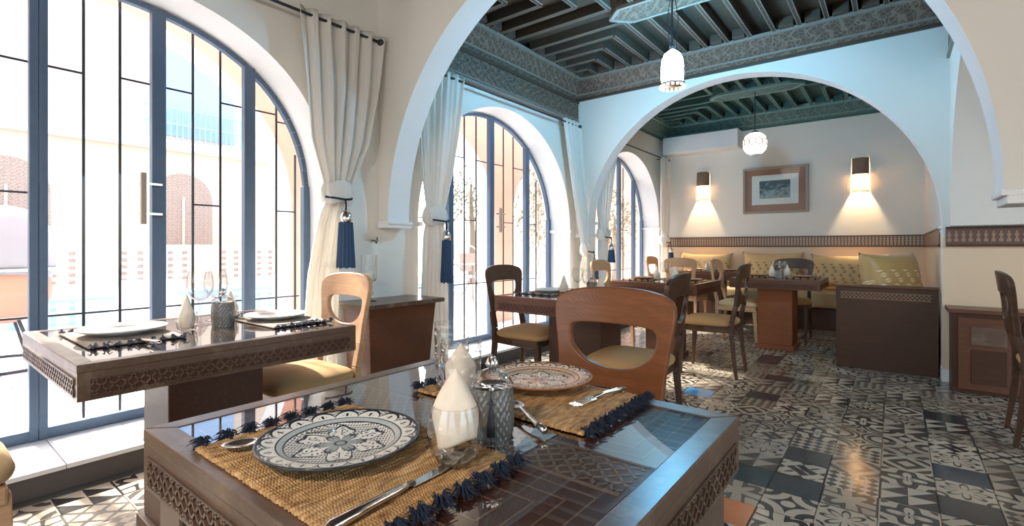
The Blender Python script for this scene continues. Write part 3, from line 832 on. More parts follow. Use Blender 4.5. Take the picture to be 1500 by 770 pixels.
chair(-2.52, 4.84, -90, 'light chair left of the table under the far arch, beside the knotted curtain', LT)
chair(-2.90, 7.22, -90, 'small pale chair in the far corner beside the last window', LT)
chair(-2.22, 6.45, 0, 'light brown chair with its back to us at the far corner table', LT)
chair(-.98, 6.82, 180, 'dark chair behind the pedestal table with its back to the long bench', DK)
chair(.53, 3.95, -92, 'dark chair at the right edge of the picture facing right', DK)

# ------------------------------------------------------------------ curtains
def curtain(label, prof, n, amp=.02, X_=-2.98, tie=None, hooks=None, group='white tied-back curtains', tass=None, tz=None):
    """prof: [(z, y0, y1, x, amp)] from the top down"""
    t = thing('curtain', label, 'curtain', (0, 0, 0), group=group)
    prof = sorted(prof, reverse=True)
    def at(z):
        for a, b in zip(prof, prof[1:]):
            if a[0] >= z >= b[0]:
                k = (a[0]-z)/(a[0]-b[0]); k = k*k*(3-2*k) if len(a) > 9 else k
                return [a[i]+(b[i]-a[i])*k for i in range(1, 5)]
        return prof[-1][1:]
    zt, zb = prof[0][0], prof[-1][0]; ph = rnd.random()*6
    def f(u, v):
        z = zt+(zb-zt)*v; y0, y1, x, am = at(z)
        w = math.sin(2*math.pi*n*u+ph)+.35*math.sin(2*math.pi*n*2.3*u+ph*2+v*3)
        ed = min(1, min(u, 1-u)*10)
        return (x+am*w, y0+(y1-y0)*(u+.012*math.sin(9*v+u*14)), z)
    MB().grid(f, n*14, 60).make('cloth', 'curtain_cloth', t, smooth=True, solid=.003)
    zk, y0, y1, x = tie
    m = MB(); yc = (y0+y1)/2; hw = (y1-y0)/2+.012
    P_ = [(.80, -.045), (1.0, -.02), (1.10, .02), (1.06, .055), (.86, .10)]
    def g(u, v):
        q = v*(len(P_)-1); i0 = min(int(q), len(P_)-2); fr = q-i0; k, dz = (P_[i0][j]+(P_[i0+1][j]-P_[i0][j])*fr for j in (0, 1))
        a = 2*math.pi*u; rr = hw*k*(1+.07*math.sin(9*a+v*5)+.05*math.sin(5*a-3*v)); return (x+rr*math.cos(a)*.6, yc+rr*math.sin(a), zk+dz+.012*math.sin(2*a+1))
    m.grid(g, 54, 12, closed=True)
    m.make('knotted_fold', 'curtain_cloth', t, smooth=True)
    return t
C1 = curtain('broad white curtain knotted beside the large left window, near the sideboard', [(2.63, 1.62, 2.27, -2.99, .022), (2.2, 1.66, 2.22, -2.99, .024), (1.8, 1.70, 2.14, -2.99, .024), (1.52, 1.79, 2.01, -2.99, .018), (1.41, 1.82, 1.96, -2.99, .012), (1.28, 1.76, 1.93, -2.99, .016), (.9, 1.68, 1.90, -2.99, .018), (.13, 1.62, 1.89, -3.0, .02)], 6, tie=(1.42, 1.80, 1.98, -2.98))
C2 = curtain('white curtain bunched at the left side of the second window', [(2.56, 2.56, 3.12, -2.985, .02), (2.1, 2.60, 3.06, -2.985, .02), (1.7, 2.64, 2.98, -2.985, .02), (1.42, 2.69, 2.90, -2.985, .014), (1.33, 2.71, 2.86, -2.985, .01), (1.2, 2.66, 2.90, -2.985, .014), (.7, 2.63, 2.92, -2.985, .018), (.12, 2.63, 2.94, -2.99, .018)], 6, tie=(1.31, 2.69, 2.88, -2.98))
C3 = curtain('white curtain falling along the front of the far arch pier', [(2.57, 4.78, 5.17, -2.985, .018), (2.0, 4.90, 5.19, -2.96, .018), (1.5, 4.97, 5.20, -2.92, .016), (1.1, 5.02, 5.19, -2.88, .012), (1.0, 5.04, 5.18, -2.87, .01), (.85, 5.0, 5.19, -2.88, .012), (.12, 4.96, 5.19, -2.88, .014)], 5, tie=(1.03, 5.02, 5.19, -2.87))
C4 = curtain('white curtain behind the far arch, at the left side of the last window', [(2.57, 5.50, 6.22, -2.985, .018), (2.0, 5.52, 6.05, -2.98, .018), (1.5, 5.55, 5.90, -2.97, .014), (1.22, 5.62, 5.80, -2.96, .01), (1.0, 5.58, 5.84, -2.96, .012), (.12, 5.56, 5.86, -2.96, .014)], 5, tie=(1.22, 5.60, 5.80, -2.96))
C5 = curtain('narrow white curtain in the far corner beside the back wall', [(2.55, 7.72, 8.10, -2.97, .018), (2.0, 7.72, 8.08, -2.97, .018), (1.4, 7.70, 8.0, -2.96, .014), (1.15, 7.73, 7.90, -2.96, .01), (.9, 7.70, 7.94, -2.96, .012), (.52, 7.70, 7.96, -2.96, .012)], 5, tie=(1.16, 7.72, 7.92, -2.96))
# tie-backs with tassels
def tieback(y, x, z, s_, label, tail=.40, hw=.10):
    t = thing('curtain_tieback', label, 'tieback', (x, y, z), group='navy tassel tie-backs')
    m = MB(); m.tube([(-.03, -hw, .004), (.02, -hw*.6, -.004), (.045, 0, -.012), (.02, hw*.6, -.004), (-.03, hw, .006)], .007, 8); m.make('cord_loop', 'navy', t, smooth=True)
    MB().tube([(.045, 0, -.012), (.05, .002, -.05), (.05, 0, -.09)], .006, 8).make('cord_drop', 'navy', t, smooth=True)
    r = .034*s_
    MB().lathe([(r*.3, -.175), (r*.9, -.17), (r, -.14), (r*.9, -.11), (r*.45, -.085), (r*.2, -.08)], 20, (.05, 0)).make('tassel_cap', 'silver', t, smooth=True)
    m = MB(); N = 26
    def f(u, v):
        a = 2*math.pi*u; rr = r*(1.0+.35*v)*(1+.09*math.sin(a*13)); return (.05+rr*math.cos(a), rr*math.sin(a), -.165-tail*v*(1+.02*math.sin(a*9)))
    m.grid(f, 52, 8, closed=True); m.make('tassel_skirt', 'navy_light', t, smooth=True)
    return t
tieback(1.89, -2.93, 1.41, 1.25, 'large navy tassel on the curtain above the sideboard chair', .30)
tieback(2.80, -2.91, 1.30, 1.0, 'long navy tassel on the curtain left of the second window', .34)
tieback(5.11, -2.82, 1.03, 1.0, 'short navy tassel on the curtain by the far arch pier', .16, .085)
tieback(5.71, -2.90, 1.21, 1.0, 'dark tassel on the curtain just behind the far arch', .16, .09)
tieback(7.82, -2.90, 1.16, 1.0, 'tiny blue tassel on the curtain in the far corner', .14, .09)
def rod(y0, y1, z, label, x=-2.985):
    t = thing('curtain_rod', label, 'curtain rod', (x, y0, z), group='metal curtain rods')
    MB().tube([(0, 0, 0), (0, y1-y0, 0)], .010, 10).make('pole', 'iron', t, smooth=True)
    for y in (0, y1-y0): MB().lathe([(.006, -.026), (.02, -.018), (.027, 0), (.02, .018), (.006, .026)], 14, (0, y)).make('finial', 'iron', t, smooth=True)
    for y in (.25, y1-y0-.2): MB().bar((0, y, 0), (XW-x, y, 0), .012).make('bracket', 'iron', t)
    return t
rod(-.7, 2.25, 2.585, 'long dark curtain rod above the large left window')
rod(2.56, 5.14, 2.525, 'dark curtain rod below the carved frieze over the second window')
rod(5.46, 8.06, 2.53, 'thin curtain rod over the farthest window')
for y in (1.72, 1.95, 2.16):
    pass
hk = thing('wall_hook', 'small dark hook on the white pier above the sideboard', 'hook', (XW, 2.26, 1.13))
MB().tube([(0, 0, 0), (.03, 0, 0), (.05, 0, -.02), (.06, .0, .0), (.058, 0, .025)], .005, 8).make('hook_wire', 'iron', hk, smooth=True)
MB().lathe([(.014, -.004), (.014, .004)], 14).make('hook_plate', 'iron', hk, loc=(.004, 0, 0))

# ------------------------------------------------------------------ sideboard and cupboards
sb = thing('sideboard', 'tapered dark red sideboard with overhanging top against the white pier', 'cabinet', (-2.89, 2.27, 0))
m = MB(); m.box(-.15, .15, -.30, .30, .0, .67)
for v in m.bm.verts:
    if v.co.z < .1: v.co.y *= .82; v.co.x = v.co.x*.85-.02
m.make('body', 'walnut', sb, bevel=.004)
MB().box(-.20, .20, -.365, .345, .67, .70).make('top_board', 'walnut_worn', sb, bevel=.004)
hu = thing('candle_holder', 'clear glass hurricane candle holder on a turned stem, standing on the sideboard', 'candle holder', (-2.93, 2.11, .70))
MB().lathe([(.05, 0), (.05, .006), (.02, .018), (.012, .03), (.026, .045), (.03, .06), (.014, .075), (.022, .09), (.030, .105), (.012, .118), (.02, .128), (.05, .145)], 28).make('stem', 'drink_glass', hu, smooth=True)
MB().lathe([(.05, .145), (.056, .18), (.057, .30), (.058, .325)], 28, cap1=False).make('cup', 'drink_glass', hu, smooth=True)
MB().lathe([(.034, .15), (.034, .20)], 20).make('candle', 'candle', hu)
cb = thing('cupboard', 'low dark wooden cupboard with panelled doors against the right wall', 'cabinet', (.66, 5.08, 0))
MB().box(-.32, .42, -.14, .15, 0, .59).make('body', 'dark_wood', cb, bevel=.004)
MB().box(-.345, .445, -.165, .152, .59, .62).make('top_board', 'walnut', cb, bevel=.004)
for x0, x1 in ((-.29, .04), (.06, .39)):
    d = MB().box(x0, x1, -.158, -.141, .03, .56).make('door', 'walnut', cb, bevel=.003)
    MB().box(x0+.07, x1-.07, -.163, -.157, .36, .50, top=None).make('upper_panel', 'walnut_worn', d, bevel=.004)
    MB().box(x0+.07, x1-.07, -.163, -.157, .08, .33).make('lower_panel', 'dark_wood', d, bevel=.004)

# ------------------------------------------------------------------ bench, end panel, cushions
bn = thing('corner_bench', 'built-in corner bench with tan upholstery along the back wall', 'bench', (0, 0, 0))
MB().box(XW+.02, XR-.06, 7.50, YC-.02, 0, .28).make('bench_base', 'dark_wood', bn, bevel=.004)
MB().box(-.36, XR-.06, 5.46, 7.48, 0, .28).make('bench_base', 'dark_wood', bn, bevel=.004)
for i in range(4): MB().box(XW+.03+i*.84, XW+.03+(i+1)*.84-.01, 7.46, YC-.03, .285, .50).make('seat_pad', 'tan_cushion', bn, bevel=.04, seg=4, smooth=True)
for i in range(2): MB().box(-.39, XR-.07, 5.47+i*.98, 5.47+(i+1)*.98-.01, .285, .50).make('seat_pad', 'tan_cushion', bn, bevel=.04, seg=4, smooth=True)
pn = thing('bench_end_panel', 'tall dark wooden end panel of the bench with a lattice strip at the top', 'panel', (-.06, 5.395, 0))
MB().box(-.365, .345, -.035, .03, 0, .725).make('panel_board', 'dark_wood', pn, bevel=.004)
MB().box(-.372, .348, -.045, .035, .725, .745).make('panel_cap', 'walnut', pn, bevel=.003)
m = MB(); lattice(m, (-.33, -.036, .625), (1, 0, 0), (0, 0, 1), .63, .055, .03, .006, .004, (0, -1, 0))
for z in (.625, .68): m.bar((-.33, -.038, z), (.30, -.038, z), .004, .006)
m.make('lattice_strip', 'walnut_inlay', pn, kind='stuff')
def cushion(x, y, z, a, b, c, rz, tilt, label, mt='cushion_gold'):
    b *= 1.35; a *= .95
    t = MB()
    def f(u, v):
        U = (u-.5)*2; V = (v-.5)*2; return U, V
    for sd in (-1, 1):
        def g(u, v):
            U = (u-.5)*2; V = (v-.5)*2; th = max(0, (1-abs(U)**3)*(1-abs(V)**3))**.5
            pin = 1-.15*(1-abs(U)**2)*(abs(V)**4); pinx = 1-.09*(1-abs(V)**2)*(abs(U)**4)
            return (a*U*pinx, sd*b*th, c*V*pin)
        t.grid(g, 28, 20)
    o = t.make('cushion', mt, merge=True, smooth=True, loc=(x, y, z)); o.rotation_euler = (tilt, 0, rz)
    o.data.materials[0] = MT[mt]
    return tag(o, label, 'cushion', 'gold patterned cushions on the bench')
cushion(-2.36, 7.98, .755, .43, .10, .245, 0, R(-12), 'gold patterned bolster cushion in the left corner of the bench')
cushion(-1.42, 7.98, .765, .43, .10, .255, 0, R(-12), 'gold patterned bolster cushion below the framed picture')
cushion(-.50, 7.97, .755, .46, .10, .24, 0, R(-12), 'wide gold patterned cushion under the right wall lamp')
cushion(-.03, 5.76, .77, .26, .12, .27, R(35), R(-15), 'shiny satin cushion with pale stripes behind the bench end panel', 'cushion_satin')

# ------------------------------------------------------------------ lamps and picture
pl = thing('pendant_lamp', 'glowing bell-shaped glass pendant lamp hanging in front of the far arch', 'lamp', (-1.375, 3.80, 0))
MB().lathe([(.080, 2.365), (.084, 2.40), (.084, 2.50), (.078, 2.55), (.060, 2.59), (.035, 2.612), (.015, 2.62)], 32).make('glass_bell', 'lamp_blue', pl, smooth=True)
MB().lathe([(.090, 2.335), (.100, 2.345), (.098, 2.358), (.082, 2.366)], 32).make('scalloped_rim', 'silver', pl, smooth=True)
m = MB()
for k in range(16): m.puff(.013, .013, .010, .092*math.cos(k*math.pi/8), .092*math.sin(k*math.pi/8), 2.335, e=1, n=8, m=6)
m.make('bead_fringe', 'lamp_cream', pl, smooth=True, kind='stuff')
MB().lathe([(.012, 2.615), (.024, 2.62), (.024, 2.64), (.008, 2.66)], 16).make('lamp_cap', 'silver', pl, smooth=True)
MB().tube([(0, 0, 2.655), (0, 0, 3.07)], .006, 8).make('hanging_rod', 'iron', pl)
m = MB()
for k in range(3):
    a = k*2.1; m.tube([(.024*math.cos(a), .024*math.sin(a), 2.64), (.05*math.cos(a), .05*math.sin(a), 2.85), (.02*math.cos(a), .02*math.sin(a), 3.03)], .003, 6)
m.make('chains', 'iron', pl)
MB().lathe([(.05, 3.03), (.045, 3.05), (.02, 3.06)], 20).make('ceiling_rose', 'iron', pl, smooth=True)
for lx, ly, lz, en, lb in ((-.5, -1.1, 2.45, 46, 'added bell-shaped fill lamp, unseen, in the near room behind the viewer'), (2.3, 3.6, 2.45, 20, 'added bell-shaped fill lamp, unseen, in the right-hand bay')):
    q = thing('pendant_lamp', lb, 'lamp', (lx, ly, 0))  # unseen lamp, added to brighten the walls
    MB().lathe([(.085, lz-.10), (.088, lz), (.07, lz+.10), (.02, lz+.15)], 24, cap0=False).make('glass_bell', 'lamp_cream', q, smooth=True)
    MB().tube([(0, 0, lz+.15), (0, 0, 2.99)], .006, 8).make('hanging_rod', 'iron', q)
    l = bpy.data.lights.new('fill_light', 'POINT'); l.energy = en; l.color = (1, .90, .78); l.shadow_soft_size = .09
    lo = bpy.data.objects.new('fill_light', l); COL.objects.link(lo); lo.parent = q; lo.location = (0, 0, lz-.22)
gl = thing('globe_lamp', 'round white globe lamp with ring pattern hanging beyond the far arch', 'lamp', (-1.40, 6.80, 0))
MB().lathe([(.055, 2.262), (.09, 2.272), (.125, 2.31), (.142, 2.37), (.140, 2.43), (.115, 2.49), (.07, 2.525), (.05, 2.53)], 36).make('globe', 'lamp_cream', gl, smooth=True)
m = MB(); N = 12
for k in range(N):
    a0 = 2*math.pi*k/N; pts = []
    for q in range(17):
        p = 2*math.pi*q/16; a = a0+.27*math.cos(p); z = 2.405+.045*math.sin(p); rr = .1455-(abs(z-2.395)/.14)**2*.055
        pts.append((rr*math.cos(a), rr*math.sin(a), z))
    m.tube(pts, .0035, 5, cap=False)
m.make('ring_pattern', 'iron', gl, kind='stuff')
MB().lathe([(.058, 2.245), (.06, 2.262)], 24).make('bottom_collar', 'white_paint', gl, smooth=True)
MB().lathe([(.05, 2.53), (.04, 2.55), (.01, 2.56)], 20).make('lamp_cap', 'iron', gl, smooth=True)
MB().tube([(0, 0, 2.555), (0, 0, 3.07)], .006, 8).make('hanging_rod', 'iron', gl)
def sconce(x, label):
    t = thing('wall_sconce', label, 'lamp', (x, YC, 1.83), group='half-round wall sconces')
    def f(u, v):
        a = math.pi*u; r = .105-.006*v; return (-r*math.cos(a), -.10*math.sin(a)-.003, .24*v)
    MB().grid(f, 24, 8).make('lower_shade', 'sconce_shade', t, smooth=True, solid=.004)
    MB().grid(lambda u, v: (-(.099-.004*v)*math.cos(math.pi*u), -(.10-.004*v)*math.sin(math.pi*u)-.003, .24+.22*v), 24, 8).make('upper_shade', 'bark_shade', t, smooth=True, solid=.004)
    m = MB(); m.prism([(.093*math.cos(math.pi*k/16), -.09*math.sin(math.pi*k/16)-.004) for k in range(17)], .445, .455, 'Z'); m.make('shade_cap', 'dark_wood', t)
    m = MB(); m.tube([(.107*math.cos(math.pi*k/20), -.102*math.sin(math.pi*k/20)-.003, .0) for k in range(21)], .005, 6); m.make('bottom_rim', 'dark_wood', t)
    MB().puff(.022, .022, .03, 0, -.05, .25, e=1, n=12, m=8).make('bulb', 'lamp_warm', t, smooth=True)
    l = bpy.data.lights.new('sconce_light', 'POINT'); l.energy = 58; l.color = (1, .72, .40); l.shadow_soft_size = .02
    lo = bpy.data.objects.new('sconce_light', l); COL.objects.link(lo); lo.parent = t; lo.location = (0, -.05, .20)
sconce(-2.45, 'lit wall sconce left of the framed picture')
sconce(-.37, 'lit wall sconce right of the framed picture')
pf = thing('framed_picture', 'framed grey-green print in a brown and white mount on the back wall', 'picture', (-1.41, YC-.03, 1.935))
a, b, F = .435, .345, .035
for P in ([(-a, -b), (a, -b), (a-F, -b+F), (-a+F, -b+F)], [(a, -b), (a, b), (a-F, b-F), (a-F, -b+F)], [(a, b), (-a, b), (-a+F, b-F), (a-F, b-F)], [(-a, b), (-a, -b), (-a+F, -b+F), (-a+F, b-F)]):
    MB().prism(P, -.015, .028).make('frame_side', 'rail_wood', pf, bevel=.005)
MB().box(-a+F, a-F, .0, .02, -b+F, b-F).make('brown_mount', 'matt_brown', pf)
MB().box(-.31, .31, -.004, .0, -.215, .225).make('white_mount', 'paper', pf)
MB().box(-.205, .205, -.006, -.004, -.125, .14).make('print', 'print', pf)
MB().box(-a+F, a-F, -.0095, -.008, -b+F, b-F).make('picture_glass', 'pane_glass', pf)

# ------------------------------------------------------------------ things on the tables
HT = .75
def mat_mesh(hx, hy, rich):
    if rich:
        nx, ny = 260, 40; m = MB()
        def f(u, v):
            x = (u-.5)*2*hx; y = (v-.5)*2*hy
            wv = .0015*math.sin(u*nx*math.pi/2.5)*(.7+.3*math.sin(v*55+u*9))+.0008*math.sin(u*61+v*9)+.0006*rnd.random()
            e = .0015*math.sin(v*90+rnd.random())
            return (x+(e if u in (0, 1) else 0), y+(.0022*rnd.uniform(-1, 1) if v in (0, 1) else 0), .0045+wv)
        m.grid(f, nx, ny)
        v0 = [v for v in m.bm.verts]
        ed = [e for e in m.bm.edges if e.is_boundary]; r = bmesh.ops.extrude_edge_only(m.bm, edges=ed)
        for v in r['geom']:
            if isinstance(v, bmesh.types.BMVert): v.co.z = 0
        return m
    return MB().box(-hx, hx, -hy, hy, 0, .004)
def tuft(m, x, y, dx, dy, L, n, r, z=.005):
    for k in range(n):
        a = rnd.gauss(0, .6); c_, s_ = math.cos(a), math.sin(a); ux, uy = dx*c_-dy*s_, dx*s_+dy*c_; l = L*rnd.uniform(.7, 1.1)
        z1 = z+rnd.uniform(.000, .014)
        m.tube([(x, y, z), (x+ux*l*.5, y+uy*l*.5, z1), (x+ux*l, y+uy*l, max(.001, z1-.006))], [r, r*1.1, r*.5], 4)
def placemat(x, y, z, hx, hy, rz, label, rich=False, straw_m='straw', ends='x', ntas=8):
    t = thing('placemat', label, 'placemat', (x, y, z), rz, 'woven placemats with navy tassels')
    mat_mesh(hx, hy, rich).make('woven_mat', straw_m, t, smooth=rich)
    ts = []
    for s_ in (-1, 1):
        for k in range(ntas):
            yy = -hy+.012+(2*hy-.024)*k/(ntas-1); m = MB()
            if rich:
                m.tube([(-.012*s_, 0, .008), (.004*s_, 0, .006)], .0022, 5); m.puff(.009, .009, .005, s_*.006, 0, .0055, e=1, n=8, m=5)
                tuft(m, 0, 0, s_, 0, .026, 30, .0009); tuft(m, 0, 0, s_*.6, .8, .017, 18, .0009); tuft(m, 0, 0, s_*.6, -.8, .017, 18, .0009)
            else: tuft(m, 0, 0, s_, 0, .024, 6, .0022); m.puff(.010, .009, .005, s_*.006, 0, .005, e=1, n=8, m=5)
            ts.append(m.make('tassel', 'navy' if straw_m == 'straw' else 'tassel_grey', t, loc=(s_*(hx+.002), yy, 0)))
    return t
placemat(-.675, .455, HT+.001, .215, .145, 0, 'straw placemat with navy tassels under the near blue-black plate', True)
placemat(-.645, .885, HT+.001, .215, .135, 0, 'straw placemat with navy tassels under the rust-brown plate', True)
def plate(x, y, z, label, glaze='plate_blue', rim='rim_dark', s_=1.0, n=56, grp='glazed painted plates'):
    t = thing('plate', label, 'plate', (x, y, z), rnd.uniform(0, 6), grp); t.scale = (s_, s_, s_)
    MB().lathe([(.0005, .008), (.05, .0078), (.078, .0095), (.084, .0125), (.093, .0165), (.110, .0185), (.1215, .0215)], n, cap0=False, cap1=False).make('glazed_face', glaze, t, smooth=True)
    MB().lathe([(.05, .0), (.055, .0), (.056, .003), (.085, .0075), (.112, .0135), (.1250, .0195), (.1255, .0215), (.1240, .0225), (.1215, .0216)], n, cap1=False).make('plate_body', rim, t, smooth=True)
    return t
plate(-.70, .45, HT+.0085, 'painted blue-black and cream plate on the near placemat')
plate(-.665, .955, HT+.0085, 'painted rust-brown plate at the far side of the foreground table', 'plate_rust', 'rim_rust')
# cutlery (built along +Y, lying flat)
def knife(x, y, z, rz, label):
    t = thing('knife', label, 'knife', (x, y, z), rz)
    P = [(-.002, .0), (.009, .0), (.0115, .05), (.010, .085), (.002, .105), (-.004, .105), (-.0045, .03)]
    MB().prism(P, .002, .0035, 'Z').make('blade', 'steel', t, bevel=.0005)
    MB().tube([(.002, .006, .004), (.002, -.02, .005), (.003, -.08, .006), (.003, -.125, .006), (.003, -.135, .005)], [.0045, .0055, .0068, .0078, .004], 10).make('handle', 'steel', t, smooth=True)
def fork(x, y, z, rz, label, group=None):
    t = thing('fork', label, 'fork', (x, y, z), rz, group)
    m = MB()
    for k in range(4):
        xx = (-1.5+k)*.0062; m.tube([(xx, .0, .006), (xx*1.05, .03, .003), (xx, .055, .0055)], [.0016, .0013, .0007], 6)
    m.box(-.0112, .0112, -.016, .001, .0045, .0075, top=(.002, 0)); m.make('fork_head', 'silver', t, bevel=.001)
    MB().tube([(0, -.014, .006), (0, -.05, .008), (0, -.10, .006), (0, -.128, .004)], [.004, .0032, .0055, .0065], 8).make('handle', 'silver', t, smooth=True)
def spoon(x, y, z, rz, label):
    t = thing('spoon', label, 'spoon', (x, y, z), rz)
    m = MB()
    m.grid(lambda u, v: (.019*v*math.cos(2*math.pi*u), .028*v*math.sin(2*math.pi*u)*(1+.12*math.sin(2*math.pi*u)), .003+.007*v*v), 24, 6, closed=True)
    m.make('bowl', 'silver', t, smooth=True, solid=.0012)
    MB().tube([(0, -.026, .010), (0, -.05, .011), (0, -.11, .006), (0, -.14, .005)], [.004, .003, .0055, .0065], 8).make('handle', 'silver', t, smooth=True)
knife(-.515, .435, HT+.0075, R(4), 'steel table knife lying right of the blue-black plate')
fork(-.505, .905, HT+.007, R(170), 'silver fork beside the rust-brown plate', None)
spoon(-.825, .355, HT+.007, R(150), 'silver spoon half under the rim of the blue-black plate, left side')
spoon(-.60, .775, HT+.007, R(60), 'silver spoon by the foot of the lidded jar')
def napkin_cone(par, r0, z0, z1, h, lean=.0, mt='napkin'):
    """napkin rolled to a point: open curved hem low in the glass, widest at the rim, then a straight-sided tip"""
    kz = (z1-z0)/(h-z0)
    def f(u, v):
        a = 2*math.pi*u; zb = z0+.35*(z1-z0)*(.5+.5*math.cos(a+.5)); z = zb+(h-zb)*v
        q = (z-z0)/(h-z0); k = (.80+.20*q/kz) if q < kz else 1-((q-kz)/(1-kz))**1.25
        w = r0*max(0, k)*(1+.07*math.sin(3*a+z*40)+.015*math.sin(7*a-z*60)); return (w*math.cos(a)+lean*v, w*.8*math.sin(a), z)
    MB().grid(f, 48, 26, closed=True).make('napkin', mt, par, smooth=True, solid=.0012)
def egg_glass(x, y, z, label):
    t = thing('napkin_glass', label, 'glass', (x, y, z), R(38))
    MB().lathe([(.020, .001), (.027, .003), (.036, .018), (.0425, .042), (.042, .060), (.038, .076), (.034, .088)], 40, cap1=False).make('bowl', 'drink_glass', t, smooth=True)
    MB().lathe([(.019, .002), (.026, .006), (.030, .012), (.010, .010), (.002, .009)], 32, cap1=True).make('thick_base', 'drink_glass', t, smooth=True)
    MB().lathe([(.0345, .087), (.0352, .0885), (.0345, .09)], 40, cap0=False, cap1=False).make('rim', 'drink_glass', t, smooth=True)
    napkin_cone(t, .034, .018, .080, .142)
egg_glass(-.522, .53, HT+.006, 'egg-shaped stemless glass holding a pointed cream napkin beside the blue-black plate')
def tumbler(x, y, z, label, nap=False, h=.15, r=.040):
    t = thing('tumbler', label, 'glass', (x, y, z), 0, 'tall hammered tumblers')
    MB().lathe([(r*.86, .0), (r*.88, .004), (r*.92, .03), (r*.97, h*.6), (r, h)], 36, cap1=False).make('wall', 'hammered_glass', t, smooth=True)
    MB().lathe([(r*.80, .002), (r*.82, .010), (r*.80, .014)], 28).make('base', 'drink_glass', t, smooth=True)
    MB().lathe([(r-.0006, h-.001), (r+.0008, h), (r-.0006, h+.0012)], 36, cap0=False, cap1=False).make('rim', 'drink_glass', t, smooth=True)
    if nap: napkin_cone(t, r*.8, .016, .1, h*.97)
tumbler(-.665, .690, HT-.002, 'hammered glass tumbler nearer the camera, behind the napkin glass', True)
tumbler(-.80, .80, HT+.007, 'hammered glass tumbler at the back, partly behind the other tumbler')
def jar(x, y, z, label, s_=1.0, tas=True):
    t = thing('lidded_jar', label, 'jar', (x, y, z), R(20)); t.scale = (s_, s_, s_)
    m = MB()
    def f(u, v):
        a = 2*math.pi*u; n = 20; k = .0026*abs(math.sin(a*n/2+v*16))*abs(math.sin(a*n/2-v*16))
        r = .034+.003*math.sin(v*math.pi)+k*1.6; return (r*math.cos(a), r*math.sin(a), .088*v)
    m.grid(f, 80, 24, closed=True); m.make('cut_body', 'jar_glass', t, smooth=True)
    MB().lathe([(.0005, .002), (.031, .002), (.032, .07), (.0005, .07)], 28, cap0=False, cap1=False).make('contents', 'grey_glass', t, smooth=True)
    MB().lathe([(.037, .088), (.038, .092), (.034, .100), (.024, .110), (.012, .116), (.006, .119)], 36).make('lid', 'hammered_glass', t, smooth=True)
    m = MB()
    for k in range(6):
        a = k*math.pi/3; m.tube([(0, 0, .116), (.009*math.cos(a), .009*math.sin(a), .126), (.005*math.cos(a), .005*math.sin(a), .139)], [.003, .004, .0012], 6)
    m.tube([(0, 0, .116), (0, 0, .143)], [.004, .0015], 6); m.make('flower_knob', 'silver', t, smooth=True)
    if tas:
        g = thing('t', '', '') if False else None
        c = Vector((math.sin(R(18)), -math.cos(R(18)), 0))*.0405
        q = bpy.data.objects.new('tassel', None); bpy.data.objects.remove(q)
        MB().tube([(c.x*.9, c.y*.9, .094), (c.x, c.y, .080), (c.x, c.y, .068)], .0012, 5).make('tassel_cord', 'iron', t)
        MB().lathe([(.0075, .012), (.0065, .035), (.0042, .055), (.0028, .062), (.0042, .068), (.002, .073)], 14, (c.x, c.y)).make('jar_tassel', 'iron', t, smooth=True)
jar(-.565, .665, HT-.003, 'grey cut-glass lidded jar with hanging tassel in the middle of the foreground table')
# stemware for the other tables
def wine_glass(x, y, z, label, group=None, s_=1.0):
    t = thing('wine_glass', label, 'glass', (x, y, z), 0, group); t.scale = (s_, s_, s_)
    MB().lathe([(.034, .0), (.034, .002), (.012, .006), (.0045, .014), (.004, .075), (.010, .085)], 24, cap1=False).make('stem', 'drink_glass', t, smooth=True)
    MB().lathe([(.006, .083), (.024, .092), (.038, .115), (.041, .140), (.038, .165), (.034, .182)], 28, cap1=False).make('bowl', 'drink_glass', t, smooth=True)
    MB().lathe([(.0335, .1815), (.0345, .1825), (.0335, .1835)], 28, cap0=False, cap1=False).make('rim', 'drink_glass', t, smooth=True)
    return t
def nap_glass(x, y, z, label, group=None, s_=1.0):
    t = thing('napkin_glass', label, 'glass', (x, y, z), rnd.uniform(0, 6), group); t.scale = (s_, s_, s_)
    MB().lathe([(.026, .0), (.034, .01), (.038, .04), (.036, .075)], 24, cap1=False).make('bowl', 'drink_glass', t, smooth=True)
    napkin_cone(t, .034, .010, .055, .145)
    return t
# window table
Z = HT+.002
placemat(-2.27, .545, HT+.001, .215, .14, 0, 'grey woven placemat at the near end of the window table', False, 'straw_grey', ntas=9)
placemat(-2.20, 1.10, HT+.001, .215, .13, 0, 'grey woven placemat at the far end of the window table', False, 'straw_grey', ntas=9)
plate(-2.30, .555, HT+.006, 'pale plate at the near end of the window table', 'plate_pale', 'marble', 1.12)
plate(-2.23, 1.10, HT+.006, 'pale plate at the far end of the window table, before the empty chair', 'plate_pale', 'marble', 1.05)
nap_glass(-2.22, .74, Z-.004, 'stemless glass with a grey-white napkin beside the near plate of the window table', s_=1.0)
nap_glass(-2.42, .985, Z-.002, 'stemless glass with napkin behind the lidded jar of the window table', s_=.9)
wine_glass(-2.34, .83, Z-.004, 'large clear wine glass left of the jar on the window table', s_=1.25)
wine_glass(-2.44, .93, Z-.004, 'clear wine glass behind the jar on the window table', s_=1.2)
jar(-2.25, .885, Z-.004, 'ribbed grey lidded jar on the window table', 1.12, False)
fork(-1.99, 1.05, HT+.006, R(165), 'fork on the far placemat of the window table')
knife(-2.06, .54, HT+.006, R(100), 'knife on the near placemat of the window table')
